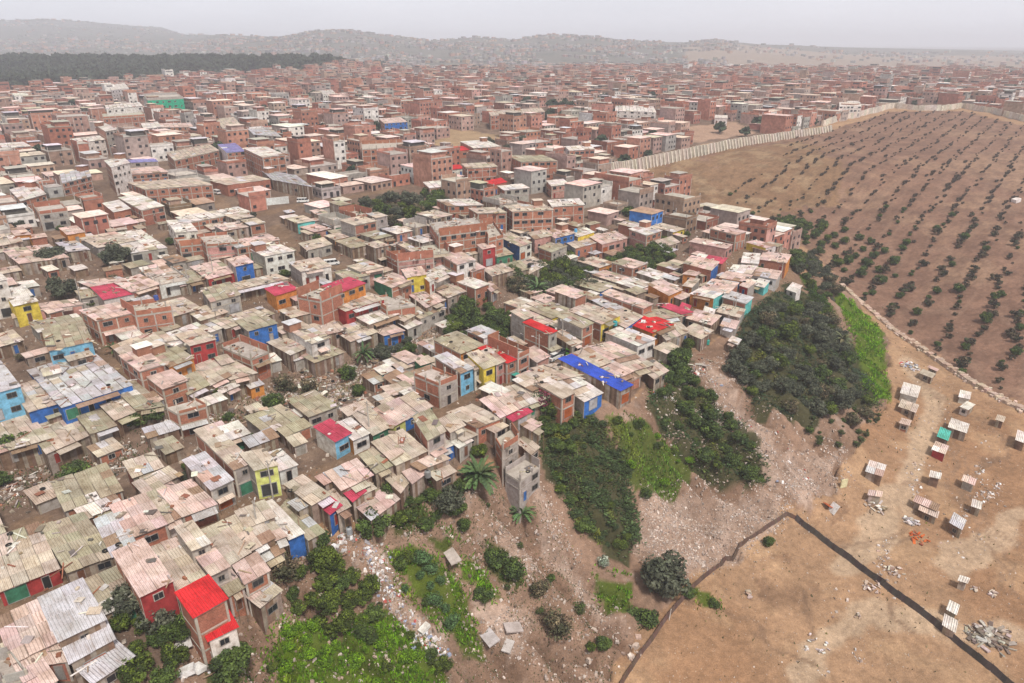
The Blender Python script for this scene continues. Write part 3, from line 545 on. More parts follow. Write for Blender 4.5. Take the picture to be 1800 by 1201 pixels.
HD = """G 0 690 285 580 190 375 3 tRD
G 355 590 580 512 435 315 3 oDD
G 590 522 712 465 625 305 3 gDD
G 690 422 865 352 762 215 3.2 pBB
G 960 305 1125 245 1010 138 3.2 pBB
G 865 350 958 308 872 172 3 tWC
G 770 210 865 165 800 105 2.8 tDD
G 865 140 945 100 890 62 2.8 tDD
G 490 305 600 265 555 228 3 wOD
G 1110 185 1228 130 1085 -5 4.4 gCD
G 1230 75 1335 32 1130 -155 5.3 tCB
G 1340 85 1468 55 1395 -20 5.3 tEC
G 1472 70 1560 40 1480 -30 3 wWC
G 1640 248 1730 197 1600 112 3 tDD
G 1737 300 1797 255 1717 200 3.2 kUDF
G 1612 397 1692 355 1517 195 2.6 oDC
G 1512 410 1588 378 1440 230 2.7 wUDF
G 1200 565 1308 500 1178 352 2.8 tDD
G 1310 490 1438 425 1330 290 2.8 tDD
G 1442 425 1500 403 1375 275 2.8 tDD
G 1390 555 1495 500 1440 430 2.8 wDC
G 1290 678 1422 605 1355 515 5 pBB
G 1010 505 1110 465 1020 358 5 tCC
G 1110 640 1215 590 1112 472 4.5 pCC
G 1205 735 1285 690 1217 607 3.5 pBB
G 925 700 1080 640 930 452 2.8 tDD
G 737 745 912 662 762 452 5.5 pRBF
G 1015 835 1195 737 1100 628 8.4 rBBFD
G 1088 965 1258 885 1205 798 5.6 rWBF+
G 1372 788 1478 705 1400 652 3.6 tDD
G 552 815 720 738 605 600 3 oDD
G 310 985 555 868 440 668 4.2 gDDF
G 372 1078 590 962 545 872 3.6 gDDF
G 490 1180 690 1050 590 970 2.8 gDDF
G 70 1065 298 955 205 768 3.6 pBC
G 160 1250 290 1180 195 1035 3.2 pWC
G 235 1095 350 1080 300 990 3 pBB
G 20 1190 130 1160 60 1070 3 cCC
D -120 885 100 825 0 700 5.6 gLLF
D 150 945 325 895 235 790 3.2 tUD
D 328 895 655 795 480 650 3.3 gUU
D 0 1175 245 1105 150 1000 3 tDD
D 250 1170 470 1075 345 945 3 tDD
D 475 1072 598 1030 480 892 3 oDD
D 603 1000 715 955 600 850 2.8 tDD
D 720 952 850 930 722 820 2.8 oDD
D 855 850 985 805 860 717 4.6 pBBF
D 737 760 868 720 760 645 4.6 pBB
D 890 738 1020 688 905 615 4 oOD
D 1000 622 1135 588 1060 535 4.6 tRC
D 510 490 710 447 620 398 5.6 pBB
D 717 462 900 435 830 395 5.6 cBB
D 925 610 1150 525 1070 488 3.2 wCD
D 640 665 738 625 690 590 3 tDD
D 742 620 905 590 850 550 3 tCC
D 265 635 470 590 430 507 3.6 oLC
D 215 545 440 500 390 460 3 oDC
D -60 640 110 590 60 545 3 tDC
D -150 300 35 272 0 240 9 wWWF
D 72 412 197 385 130 312 4.6 wYYF
D 120 310 200 300 170 275 3 wCC
D 550 372 692 345 630 295 3.8 kWCF
D 700 335 830 295 740 255 3.8 pBB
D 500 315 698 290 620 262 3.2 pDD
D 430 365 520 350 490 320 3 oCC
D 720 360 820 330 770 315 2.8 oDD
D 845 292 975 268 900 215 3.4 cWC
D 990 285 1090 262 1040 215 3 oDD
D 1100 265 1235 230 1150 180 3.2 pRD
D 1240 205 1335 182 1290 148 5.4 pUC
D 1395 150 1550 122 1480 95 5.6 wWC
D 1590 235 1745 205 1680 165 4 tWC
D 1110 390 1265 352 1213 295 4.2 oCC
D 1240 322 1500 265 1440 245 3 tDD
D 1455 350 1562 318 1510 290 3.8 kOOF
D 1575 370 1690 392 1800 345 6 cBB
D 1200 520 1430 450 1360 420 3 tDD
D 1310 545 1460 505 1390 462 4.2 oUC
D 1640 602 1735 570 1595 495 5.2 tWW
D 1320 690 1410 655 1270 600 4.4 cBB
D 1530 665 1608 630 1500 577 3 tDD
D 1100 820 1208 770 1110 700 3 tDD
D 1212 790 1340 758 1190 680 3 tDD
D 1165 865 1255 825 1210 777 3 wDD
D 990 870 1095 822 1010 745 3 oDC
D 1320 842 1387 820 1340 782 2.6 wOO
D 940 985 1085 947 1030 917 4.8 cBB
D 520 95 688 62 600 25 3.2 tCC
D 692 125 860 100 742 20 3.2 wCC
D 355 32 440 20 400 -8 3.4 pOO
D 80 35 155 28 120 -2 3.4 pOO
D 360 120 462 110 400 70 3 gDD
D 925 22 1040 15 990 -40 6 wWW
D 1090 100 1250 85 1200 40 5.2 cPB
D 1252 108 1470 65 1410 38 4.6 pBP
D 950 100 1068 88 1040 55 4.5 cBB
D 1625 112 1742 82 1700 55 3.4 tCD
D 110 180 340 150 250 95 3 pDD
D 780 250 900 225 860 190 3 pPC
D 0 90 110 70 80 30 3 tDD
D 870 470 1045 420 960 370 3 tDC
D 1060 480 1190 440 1120 400 3 tDD
D 1540 470 1660 440 1600 410 3 tDD
D 1660 700 1800 650 1700 600 3 oDD
D 1700 560 1810 530 1750 480 3 tDD
D 200 430 420 400 380 380 2.6 pPP
E 628 770 698 742 562 662 5.6 gLB
E 702 752 746 735 690 690 5 tWC
E 750 745 812 722 725 650 5.6 tYY
E 816 725 866 702 782 640 5.2 tPC
E 872 712 926 690 780 622 5.2 rBBF
E 928 690 985 662 835 598 5.2 cBB
E 1030 700 1095 670 1020 625 3.6 pPC
E 515 835 605 800 480 750 5 cCB
E 420 722 490 702 455 678 3 tGG
E 215 770 275 745 235 718 2.6 wTD
E 285 825 368 772 310 738 2.6 mDD
E 265 880 385 850 335 812 2.6 tDD
E 410 968 475 937 382 872 2.9 tGD
E 335 1000 408 968 312 900 2.9 pUD
E 255 1045 332 1003 232 935 2.9 pEC
E 165 1085 250 1045 152 958 2.9 tGD
D 1765 1120 1845 1078 1745 1015 3.8 kLWF
E 60 1110 140 1075 50 1005 3.3 wWO
E 455 1120 550 1072 470 962 5 oCB
E 575 1085 655 1045 590 985 4 tCB
E 505 1175 600 1130 540 1090 2.8 wUD
E 622 1155 690 1118 642 1088 2.8 wCD
E 290 1240 440 1172 325 1080 3 tDD
E 420 1270 560 1215 460 1165 3 pDD
E 715 1045 832 1000 692 942 3.2 tBB
E 840 990 955 935 858 862 3 pDD
E 960 930 1092 882 1000 800 3 tDD
E 1000 1055 1050 1022 935 962 3 pDD
E 905 1010 998 962 900 900 3 kDD
E 1010 850 1130 800 1035 755 3.2 tDD
E 1165 890 1235 857 1100 788 5 tBB
E 1200 850 1290 815 1200 765 3.2 wDC
E 1282 905 1372 862 1288 815 3 wUC
E 1132 798 1268 770 1150 720 3.2 tDD
E 1472 890 1542 848 1218 688 3.3 bDDFS
E 1310 742 1412 700 1305 640 3.2 tDD
E 1440 790 1530 750 1400 690 3 pDD
E 1412 688 1545 655 1420 605 3 pBD
E 1540 745 1640 715 1540 660 3 tDD
E 1650 790 1720 750 1650 700 2.8 tDD
E 1560 612 1645 578 1490 520 3.6 wWW
E 1640 545 1745 500 1620 458 3.2 rOO
E 1720 582 1830 542 1770 490 3 tDC
E 965 487 1018 467 945 430 7 tBC
E 1100 565 1145 545 1000 488 6 rCBF+
E 1215 620 1265 598 1172 545 3 tCD
E 1270 530 1330 502 1200 448 5 oBC
E 1370 510 1470 465 1303 405 4 tYB
E 1500 520 1580 465 1480 420 3 tUD
E 1590 425 1640 400 1430 330 4 pBB
E 1420 430 1480 415 1390 370 3 gCC
E 1725 350 1790 322 1690 278 3.6 pOO
E 1560 320 1640 295 1540 262 3 wDD
E 1790 450 1850 440 1735 402 3.4 kBD
E 1660 480 1790 460 1700 430 3 oDD
E 520 40 760 10 700 -50 7 cBB
E 775 70 850 50 800 -20 6 cBB
E 940 87 1003 65 890 15 4.5 tWU
E 745 118 815 104 785 84 5.5 pRW
E 820 150 900 135 860 110 3.4 oGC
E 610 182 705 157 600 105 5.4 pWB
E 370 128 410 118 325 80 5.5 tBB
E 410 150 560 130 520 90 4 cPB
E 300 180 480 160 420 130 4 cPB
E 345 262 450 245 420 210 4.5 pYC
E 470 275 605 215 560 185 3.4 wWO
E 690 228 755 208 712 190 3.4 pBB
E 705 310 780 285 645 238 4 wBB
E 790 330 825 312 790 285 3.6 pBC
E 800 250 900 222 850 190 3 tDC
E 990 235 1078 190 1010 158 3 tDC
E 885 240 985 215 940 180 3 oDC
E -20 345 125 292 40 262 5.2 kOBF
E 30 432 212 377 140 348 3.4 tRR
E 265 315 370 275 275 240 4 pBG
E 240 425 385 402 300 350 4 cBB
E 450 405 560 360 480 310 3 pDD
E 562 360 650 330 570 288 3 tDD
E 150 500 290 452 200 410 3 wDD
E 330 490 400 450 320 420 3 tDD
E 50 590 180 545 90 495 3.2 tDD
E 225 560 325 535 255 500 3.4 pUD
E 350 530 420 500 370 470 3 wCD
E 420 470 540 420 470 390 3 oCD
E 100 230 220 205 150 180 4 tPC
E 30 270 140 245 80 210 3.4 oCC
E 1110 130 1190 97 1120 75 4.4 oCB
E 1190 165 1245 150 1200 130 3.2 wCC
E 1610 40 1690 15 1600 -15 5.4 wBP
E 1240 100 1360 70 1300 40 3.4 tBC
E 1380 80 1500 50 1440 20 3.6 pPB
E 1130 55 1230 30 1170 0 4.5 pUC
E 1250 45 1330 22 1290 5 3.5 wYC
E 1020 60 1110 40 1070 10 4 tPC
E 1700 100 1780 75 1740 50 3 tDD
F 280 38 335 22 200 -10 5.2 pBB
F 225 108 262 87 80 55 3.6 pPP
F 440 105 495 92 392 66 3.2 pWY
F 310 180 400 187 408 140 3 wWW
F 402 165 545 185 570 145 3.6 pBO
F 240 232 362 242 388 205 3 wWD
F 366 245 495 267 520 230 3.4 pWC
F 195 258 330 280 365 252 3 pOO
F 60 165 205 190 232 165 3.8 kBB
F 5 190 150 228 190 190 4 pBU
F 40 345 165 370 235 330 3.6 wOT
F 100 318 240 342 292 295 3.2 pWB
F 210 358 335 394 372 362 3.8 gBTF
F 300 300 345 317 385 290 3.2 pRC
F 110 432 165 452 172 430 3 wUU
F 0 540 100 582 160 540 3 tDD
F 20 475 150 512 200 470 3 pDD
F -30 440 20 460 45 415 3 kDD
F 180 440 300 470 330 430 3 tDC
F 200 510 280 530 300 490 2.6 pWC
F 370 300 430 315 460 280 2.6 wTT
F 0 240 70 250 110 225 3 pOC
F 0 300 50 310 90 270 3 tOC
F 548 322 600 340 630 308 3 wWW
F 240 595 290 615 310 590 2.6 wDC
H 942 78 1042 12 970 -28 5 cCC
E 850 1165 930 1112 895 1060 4.4 cCB
E 1000 1185 1042 1150 970 1095 3 tDD
H 155 320 318 200 205 112 3 pDD
H 312 188 372 112 285 42 3 tDD
H 372 130 455 68 368 -20 3 pDD
H 500 105 603 55 482 -42 3 tDD
H 60 242 132 185 85 148 3.6 kDDF
H 0 178 165 98 80 20 3 pDD
H 180 88 282 40 192 -50 3 oDD
H -20 300 50 262 -15 172 3 tDD
A 590 475 677 465 655 440 9 wWWF
A 785 528 960 520 930 500 12 cNN
A 565 575 747 558 730 540 12 wWC
A 550 625 757 612 740 590 8.5 cBB
A 400 757 552 737 520 718 7 wWC
A 556 692 612 682 560 655 11 wCB
A 587 882 682 857 645 828 10 wWB
A 1197 805 1292 797 1240 758 7 vBW
A 1385 830 1500 817 1400 778 9 wBB
A 925 845 1150 795 1100 765 5.5 tBB
A 770 997 1110 972 1010 940 5.5 tBB
A 690 920 880 905 830 880 4.5 pBB
A 745 1105 860 1082 740 1025 4.6 wBB
A 600 1120 688 1100 630 1060 4 wBB
A 990 1172 1310 1115 1250 1095 4.4 wBB
A 330 965 478 930 460 890 7 gBB
A 110 1058 240 1022 180 975 4.5 wBB
A 210 1130 350 1112 320 1080 5 cCB
A 20 780 160 770 120 750 6 wBB
A 660 860 830 852 810 840 5 vCC
A 1175 675 1270 660 1230 620 7 tBB
A 760 680 850 670 830 645 5 wWB
A 850 672 1015 668 1000 650 5 pBB
A 1705 500 1765 490 1750 475 12 wWC
A 1440 950 1640 985 1560 930 4 gDD
A 1200 975 1420 945 1330 925 4 tBB
A 1340 710 1480 720 1440 690 7 gCC
A 1020 620 1140 640 1120 610 6 wWB
B 115 785 330 775 320 752 8.5 cBB
B 332 780 458 770 410 745 7 cBB
B 790 610 905 600 890 583 8 tBB
B 910 600 1070 590 1050 570 7 tBB
B 700 780 835 770 760 740 5 wBB
B 615 795 705 785 660 770 3.5 rBBF
B 760 985 872 960 840 942 4 rBBF
B 570 892 650 885 620 868 3.5 rWBF
B 845 838 912 828 870 815 5.5 rWBF
B 905 1117 1112 1107 1060 1078 8 tBB
B 950 855 1135 850 1060 820 8 oBB
B 1205 795 1335 788 1310 770 8.5 wBW
B 862 1005 990 992 950 975 5 wCB
B 665 890 820 880 790 860 6.5 tBB
B 565 1085 745 1080 680 1050 5 wBB
B 1110 980 1200 970 1170 945 5 wPB
B 470 990 700 965 660 940 4.5 wBB
B 925 397 988 392 975 380 8 wWW
B 1450 585 1655 592 1640 565 7 wWL
B 610 455 715 450 705 418 8 cWB
B 230 650 345 642 310 620 7 pUB
B 1485 975 1585 968 1560 955 6 cPB
B 1115 1090 1280 1080 1250 1050 6 wBB
B 720 1125 870 1120 820 1095 6 tBB
C 830 560 940 560 930 535 7 wWWF
C 810 410 875 408 860 390 7 wWWF
C 170 622 235 625 235 612 4 wWWF"""
for ln in HD.split('\n'): put(ln)
SD = """F 1245 758 1320 787 1340 768 2.4 tDD
F 1290 728 1345 752 1356 744 2.2 pDD
F 1145 862 1245 890 1262 832 3 wWWF
F 1135 935 1235 970 1252 930 2.4 tDD
F 1142 1020 1200 1036 1213 1008 2.6 pBD
F 1455 885 1520 900 1527 862 2.3 wWD
F 1460 935 1510 955 1550 925 2.5 wWD
F 1398 1040 1505 1076 1520 1025 3 wDDF
F 1340 1090 1405 1116 1422 1068 2.8 qDDF
F 1312 1160 1390 1190 1410 1148 2.4 pRD
F 1650 1003 1697 1018 1708 992 2.5 pDD
F 1755 1110 1810 1130 1820 1080 2.6 wDD
I 962 75 1060 106 1080 45 2.6 wDD
I 975 200 1055 212 1062 183 2.5 pDD
I 1300 100 1365 116 1372 85 3 wDDF
I 1470 122 1545 152 1557 120 2.6 pCD
I 1522 258 1580 278 1587 240 2.6 wDDF
I 1212 230 1350 290 1365 260 2.5 pDD
I 1240 278 1350 326 1360 292 2.2 pDD
I 1405 342 1480 388 1505 332 2.8 gDD
I 1450 648 1510 667 1522 640 2.6 wDDF
I 1390 803 1450 836 1466 787 2.2 wDDF
I 1368 885 1446 932 1457 872 2.2 wDDF"""
for ln in SD.split('\n'): put(ln, 'shack')
# ---------------------------------------------------------------- tree groups (photo polygons)
THICK = [
 ("955 712,1000 730,1062 748,1105 830,1122 950,1092 975,1020 935,980 860,942 780", 1.9, (.8, 1.6), 'ivy', 'low mound of dark green creeper on the steep slope right of the concrete tower', 'creeper mounds on the steep slope'),
 ("505 1105,600 1095,700 1110,765 1145,790 1198,470 1198", 1.55, (.6, 1.3), 'lime', 'bright green leafy bush in the grass patch at the bottom', 'bright bushes of the bottom grass patch'),
 ("1085 742,1150 752,1200 772,1218 820,1188 848,1122 848,1102 800", 2.6, (.6, 1.3), 'lime', 'light green flowering bush between the creeper and the rubble chute', 'light green bushes beside the creeper'),
 ("640 900,830 850,900 900,960 1000,1040 1090,1040 1150,960 1110,860 1010,760 960", 5.2, (.6, 1.5), 'scrub', 'low brownish green scrub on the eroded slope below the plank houses', 'scrub on the eroded slope'),
 ("1470 700,1550 730,1500 800,1440 800,1400 760", 2.4, (.4, 1.1), 'scrub', 'low dry scrub on the slope foot under the dark thicket', 'scrub under the dark thicket'),  # polygon, spacing px radius range (m), style, label, group
 ("1310 605,1340 570,1388 528,1432 545,1478 600,1496 665,1532 722,1520 742,1492 705,1470 738,1428 740,1370 718,1318 718,1288 660", 3.15, (1.8, 3.), 'dark', 'dark grey green tree in the dense thicket below the small white pavilion', 'trees of the dense thicket below the white pavilion'),
 ("1392 452,1428 452,1462 492,1472 535,1438 525,1400 482", 3.2, (1.7, 2.5), 'dark', 'dark leafy tree beside the upper end of the bright grass strip', 'trees above the bright grass strip'),
 ("1158 650,1198 625,1222 680,1288 732,1338 802,1348 850,1320 858,1232 818,1192 760,1148 720", 2.6, (1.4, 2.4), 'mid', 'dark green bush on the slope between the two rubble chutes', 'bushes on the slope between the rubble chutes'),
 ("945 690,990 712,1010 745,1000 800,960 790,940 740", 2.4, (1.3, 2.2), 'mid', 'green bush at the top of the creeper covered slope', 'bushes at the top of the creeper slope'),
 ("500 1015,560 992,640 1010,672 1080,690 1130,600 1110,520 1090", 2.1, (1.3, 2.4), 'olive', 'dense leafy bush on the slope above the bright grass at the bottom', 'trees above the bottom grass patch'),
 ("684 978,735 972,775 1010,790 1060,800 1110,750 1078,705 1038", 1.7, (.9, 1.7), 'pale', 'feathery green shrub on the grassy strip beside the white rubbish chute', 'feathery shrubs beside the rubbish chute'),
 ("195 1085,250 1055,315 1078,330 1140,300 1210,215 1210", 2.4, (1.3, 2.4), 'olive', 'leafy bush left of the tall red roofed brick house', 'trees left of the tall red roofed house'),
 ("612 380,690 352,768 346,788 368,700 398,635 396", 4.3, (2.2, 3.4), 'dark', 'dark tree in the upper wooded gap between the tin roofs', 'trees of the upper wooded gap'),
 ("782 590,802 542,850 522,898 560,888 600,832 608", 2.8, (1.9, 3.4), 'mid', 'tall green tree in the clump behind the red awning house', 'trees behind the red awning house'),
 ("650 605,700 592,735 618,700 636,655 630", 2.8, (1.6, 2.4), 'dark', 'dark tree in the gully behind the light blue house', 'trees behind the light blue house'),
 ("895 492,950 472,1002 452,1045 482,1035 516,960 526,905 520", 3, (2, 3.3), 'dark', 'dark tree in the middle wooded gap below the big brick block', 'trees of the middle wooded gap'),
 ("1055 472,1110 445,1158 432,1180 462,1120 486,1065 488", 3, (2, 3), 'mid', 'green tree in the hollow left of the ridge end houses', 'trees of the hollow left of the ridge end'),
 ("690 858,812 852,815 912,770 925,715 942,690 905", 2.1, (1.3, 2.1), 'mid', 'green bush under the plank houses at the slope top', 'bushes under the plank houses'),
 ("1400 400,1450 392,1520 420,1585 455,1570 500,1510 495,1455 460,1405 425", 5.6, (1.5, 2.7), 'mid', 'large leafy shrub in the cluster at the near left foot of the planted hill', 'large shrubs at the foot of the planted hill'),
 ("1350 395,1400 385,1415 405,1380 415", 4., (2, 3), 'mid', 'green tree at the foot of the brown hillside near the ridge end', 'trees at the foot of the brown hillside')]
SINGLE = [  # u, v, radius m, style, label
 (95, 462, 4.6, 'dark', 'dark round tree left of a second one among the tin roofs at the far left'), (205, 464, 4.6, 'dark', 'broad dark tree in the yard below the long tin roof row, upper left'),
 (112, 522, 3.6, 'dark', 'dark tree right of the yellow house at the left edge'), (1100, 376, 3.4, 'mid', 'lone dark tree beside the brick block near the brown hill'), (1218, 392, 3.4, 'mid', 'dark tree at the settlement edge below the brown slope'),
 (30, 796, 3, 'mid', 'green tree at the left edge below the pale roof row'), (135, 840, 2.8, 'mid', 'green shrub on the bare earth hollow at the left'), (500, 682, 2.8, 'brown', 'brownish shrub in the cluttered gully left of centre'), (545, 692, 2.6, 'brown', 'thin brown bush right of the cluttered gully shacks'),
 (612, 662, 2.6, 'mid', 'small green tree beside the gully shacks'), (482, 716, 2.4, 'mid', 'green bush among the scrap left of centre'), (1165, 1038, 4.6, 'dark', 'large dark bush at the corner of the net fence'), (1130, 1092, 2.8, 'mid', 'green bush at the foot of the slope by the net fence'),
 (655, 935, 3, 'mid', 'dark bush directly under the crimson patched plank house'), (790, 895, 3.2, 'dark', 'dark bush below the large banana plant'), (872, 990, 2.2, 'mid', 'green bush on the rubble slope below the small banana plant'), (903, 1012, 2.2, 'mid', 'narrow green bush low on the rubble slope'),
 (980, 1112, 2.8, 'brown', 'brownish dry shrub near the bottom of the slope'), (948, 1040, 1.8, 'brown', 'dry yellowish shrub in the middle of the slope'), (345, 905, .1, 'mid', ''), (1020, 640, .1, 'mid', ''), (280, 1100, 2.6, 'dark', 'dark bush against the dark wall of the pink flat roofed house'), (225, 1075, 2.8, 'dark', 'dark bush beside the big grey corrugated roof'),
 (500, 1010, 2.8, 'brown', 'brownish bush beside the junk pile at the slope top'), (560, 960, 2.4, 'mid', 'dark bush under the junk behind the blue fronted roof'), (240, 745, 2.6, 'mid', 'green tree at the wall of the long pink roofed house'), (275, 735, 2.2, 'mid', 'bush beside the brick tower house in the gully'), (385, 700, 1.8, 'mid', 'small green bush below the skeletal brick house'),
 (960, 715, 3, 'red', 'bush with reddish purple leaves at the top of the creeper slope'), (1190, 640, 3, 'mid', 'dark bush behind the debris on the plateau edge'), (1400, 470, 3, 'mid', 'tree beside the upper end of the ridge street'), (640, 590, 2.5, 'brown', 'brown leafless looking bush beside the gully palm'),
 (860, 255, 3.2, 'dark', 'dark tree right of the bare lot in the middle distance'), (918, 250, 3.4, 'dark', 'dark round tree in front of the white walled compound'), (890, 265, 2.8, 'dark', 'small dark tree beside the middle distance red roofs'), (1170, 215, 3, 'dark', 'dark tree near the back end of the long ribbed wall'), (1195, 215, 3.4, 'dark', 'dark tree right beside the bare brown lot at the back'),
 (680, 107, 4, 'dark', 'tall lone conifer rising over the distant roofs'), (1060, 1135, 1.6, 'mid', 'small green bush at the slope toe'), (850, 1050, 1.6, 'mid', 'little bright green shrub beside the fallen slabs'), (1060, 992, 1.3, 'grey', 'pale silvery shrub on the slope under the creeper'), (1135, 870, 1.6, 'mid', 'small bush on the edge of the pale earth scar'), (1350, 955, 1.2, 'mid', 'tiny dark shrub on the stony ground inside the fence'),
 (1210, 1045, 1.4, 'mid', 'bright green shrub at the left corner of the fenced lot'), (1255, 1062, 1.1, 'mid', 'small green shrub right of the fence corner'), (410, 1180, 2.6, 'mid', 'green bush at the bottom right of the red roofed house'), (1030, 930, 2, 'mid', 'bush on the lower edge of the creeper mass'), (1470, 680, 2.6, 'mid', 'brown green bush below the thicket'), (1495, 745, 2.2, 'brown', 'dry bush at the lower tip of the thicket')]
TREEPX = [poly(t[0]) for t in THICK]
# ---------------------------------------------------------------- infill lots on the street grid
ANG = math.radians(44)
def quad_at(x, y, w, d, a):
    ca, sa = math.cos(a), math.sin(a); X = np.array([ca, sa]); Y = np.array([-sa, ca]); c = np.array([x, y])
    return [c-X*w/2-Y*d/2, c+X*w/2-Y*d/2, c+X*w/2+Y*d/2, c-X*w/2+Y*d/2]
def clash(q, c, r):
    for fc, fq, fr2 in FOOT:
        if abs(fc[0]-c[0])+abs(fc[1]-c[1]) > (fr2+r)*1.5: continue
        a = np.array([q[0]*(1-s)*(1-t)+q[1]*s*(1-t)+q[2]*s*t+q[3]*(1-s)*t for s in (0.06, .5, .94) for t in (0.06, .5, .94)])
        if inpoly(a[:, 0], a[:, 1], fq).any(): return True
        b_ = np.array(fq+[fc]); 
        if inpoly(b_[:, 0], b_[:, 1], q).any(): return True
    return False
cand = []
for px_, py_, y0_, y1_ in ((7.6, 9.4, 55, 250), (10.6, 12.2, 250, 1320)):
    for i in range(-160, 160):
        for j in range(-160, 160):
            X, Y = i*px_+(i//9)*6, j*py_+(j//2)*(py_*.34)
            x, y = X*math.cos(ANG)-Y*math.sin(ANG), X*math.sin(ANG)+Y*math.cos(ANG)
            if y < y0_ or y > y1_ or abs(x) > y*.86+40: continue
            cand.append((x, y))
cand = np.array(cand); cx, cy = cand.T
ok = inpoly(cx, cy, SETTLE) & ~inpoly(cx, cy, WOODP)
for s in STREETS: ok &= ~((dline(cx, cy, s) < 6.3))
for g in GULLY[:2]+TREEPX+[poly("740 270,790 225,900 240,880 262,800 275"), poly("1190 225,1290 215,1330 232,1200 255"), poly("75 440,230 440,250 500,80 540")]: ok &= ~inpoly(cx, cy, g)
for g in [poly("640 350,780 340,790 400,640 405")]: ok &= ~inpoly(cx, cy, g)
cand = cand[ok]; cand = cand[np.argsort(np.hypot(*cand.T))]
KINDS = 'tttttgppwwoomc'; nind = 0; FARL = []
for x, y in cand:
    big = rng.random(); w, d = rng.uniform(6.2, 8.6), rng.uniform(8, 10.4); a = ANG+rng.uniform(-.06, .06)
    if y > 250:
        w, d = rng.uniform(7.5, 11), rng.uniform(8.5, 13)
        if rng.random() < .22: w *= rng.uniform(1.3, 1.9)
        if rng.random() < .15: d *= 1.5
    dd = math.hypot(x, y); x += rng.uniform(-.5, .5); y += rng.uniform(-.5, .5)
    q = quad_at(x, y, w, d, a); z = Tz(x, y); u, v = pix((x, y, z+3))
    if clash(q, np.array((x, y)), max(w, d)*.6):
        w *= .62; d *= .7; q = quad_at(x, y, w, d, a)
        if clash(q, np.array((x, y)), max(w, d)*.6): continue
    tall = np.clip((y-170)/150, 0, 1)
    h = rng.choice([2.7, 2.9, 3.2, 3.4]) if rng.random() > .2+.5*tall else rng.choice(([4.8, 5.4, 5.6, 5.8, 3.4] if tall < .5 else [5.4, 5.6, 5.8, 5.4, 5.6, 5.8, 8.2, 8.4, 8.2, 11]))
    if rng.random() < (.07 if y < 250 else .04+.5*(fbm(x/60, y/60, 33) < .33)): continue
    inview = -60 < u < 1860 and -40 < v < 1260
    rk = rng.choice(KINDS if tall < .5 else 'tttpppwggocccc'); fr_ = rng.choice('BBBDDDCCCPPWWBDCUYTO' if tall < .5 else 'BBBBBBCCWP'); sd = rng.choice('BDDC' if tall < .5 else 'BBBC')
    if inview and len(HOUSES) < 345+23 and y < 420:
        house(q, z+h, h, rk, fr_, sd, '', (u, v)); nind += 1
    else:
        FOOT.append((np.array((x, y)), q, max(w, d)*.6)); FARL.append((x, y, w, d, a, h, rk, fr_, sd))
        if len(FOOT) > 900: FOOT = FOOT[-500:]
print('individual houses', len(HOUSES), 'infill', nind, 'far', len(FARL))
# low sheds and lean-tos squeezed into the remaining gaps
nsh = 0; yard = poly("-20 1200,-20 400,500 380,1180 400,1310 408,1388 440,1385 485,1240 590,1140 660,1105 695,945 722,930 790,820 820,640 885,480 975,330 1130,240 1190")
for x, y in sample(yard, 5200):
    if nsh >= 260: break
    if min(float(dline(x, y, s)) for s in STREETS) < 4.0: continue
    if any(bool(inpoly(x, y, g)) for g in TREEPX): continue
    if any(bool(inpoly(x, y, g)) for g in GULLY) and rng.random() < .8: continue
    w, d = rng.uniform(2.6, 6), rng.uniform(2.8, 5.5); q = quad_at(x, y, w, d, ANG+rng.uniform(-.12, .12))
    if clash(q, np.array((x, y)), max(w, d)*.6): continue
    h = rng.uniform(2.0, 2.5); z = Tz(x, y); u, v = pix((x, y, z+h))
    if not (0 < u < 1800 and 0 < v < 1195): continue
    house(q, z+h, h, rng.choice('ttttgppwwoom'), rng.choice('DDDDBC'), 'D', 'D', (u, v), None, 'shed'); nsh += 1
    if rng.random() < .6: scrap(x, y, z+h+.1, 2, 1.5)
print('sheds', nsh)
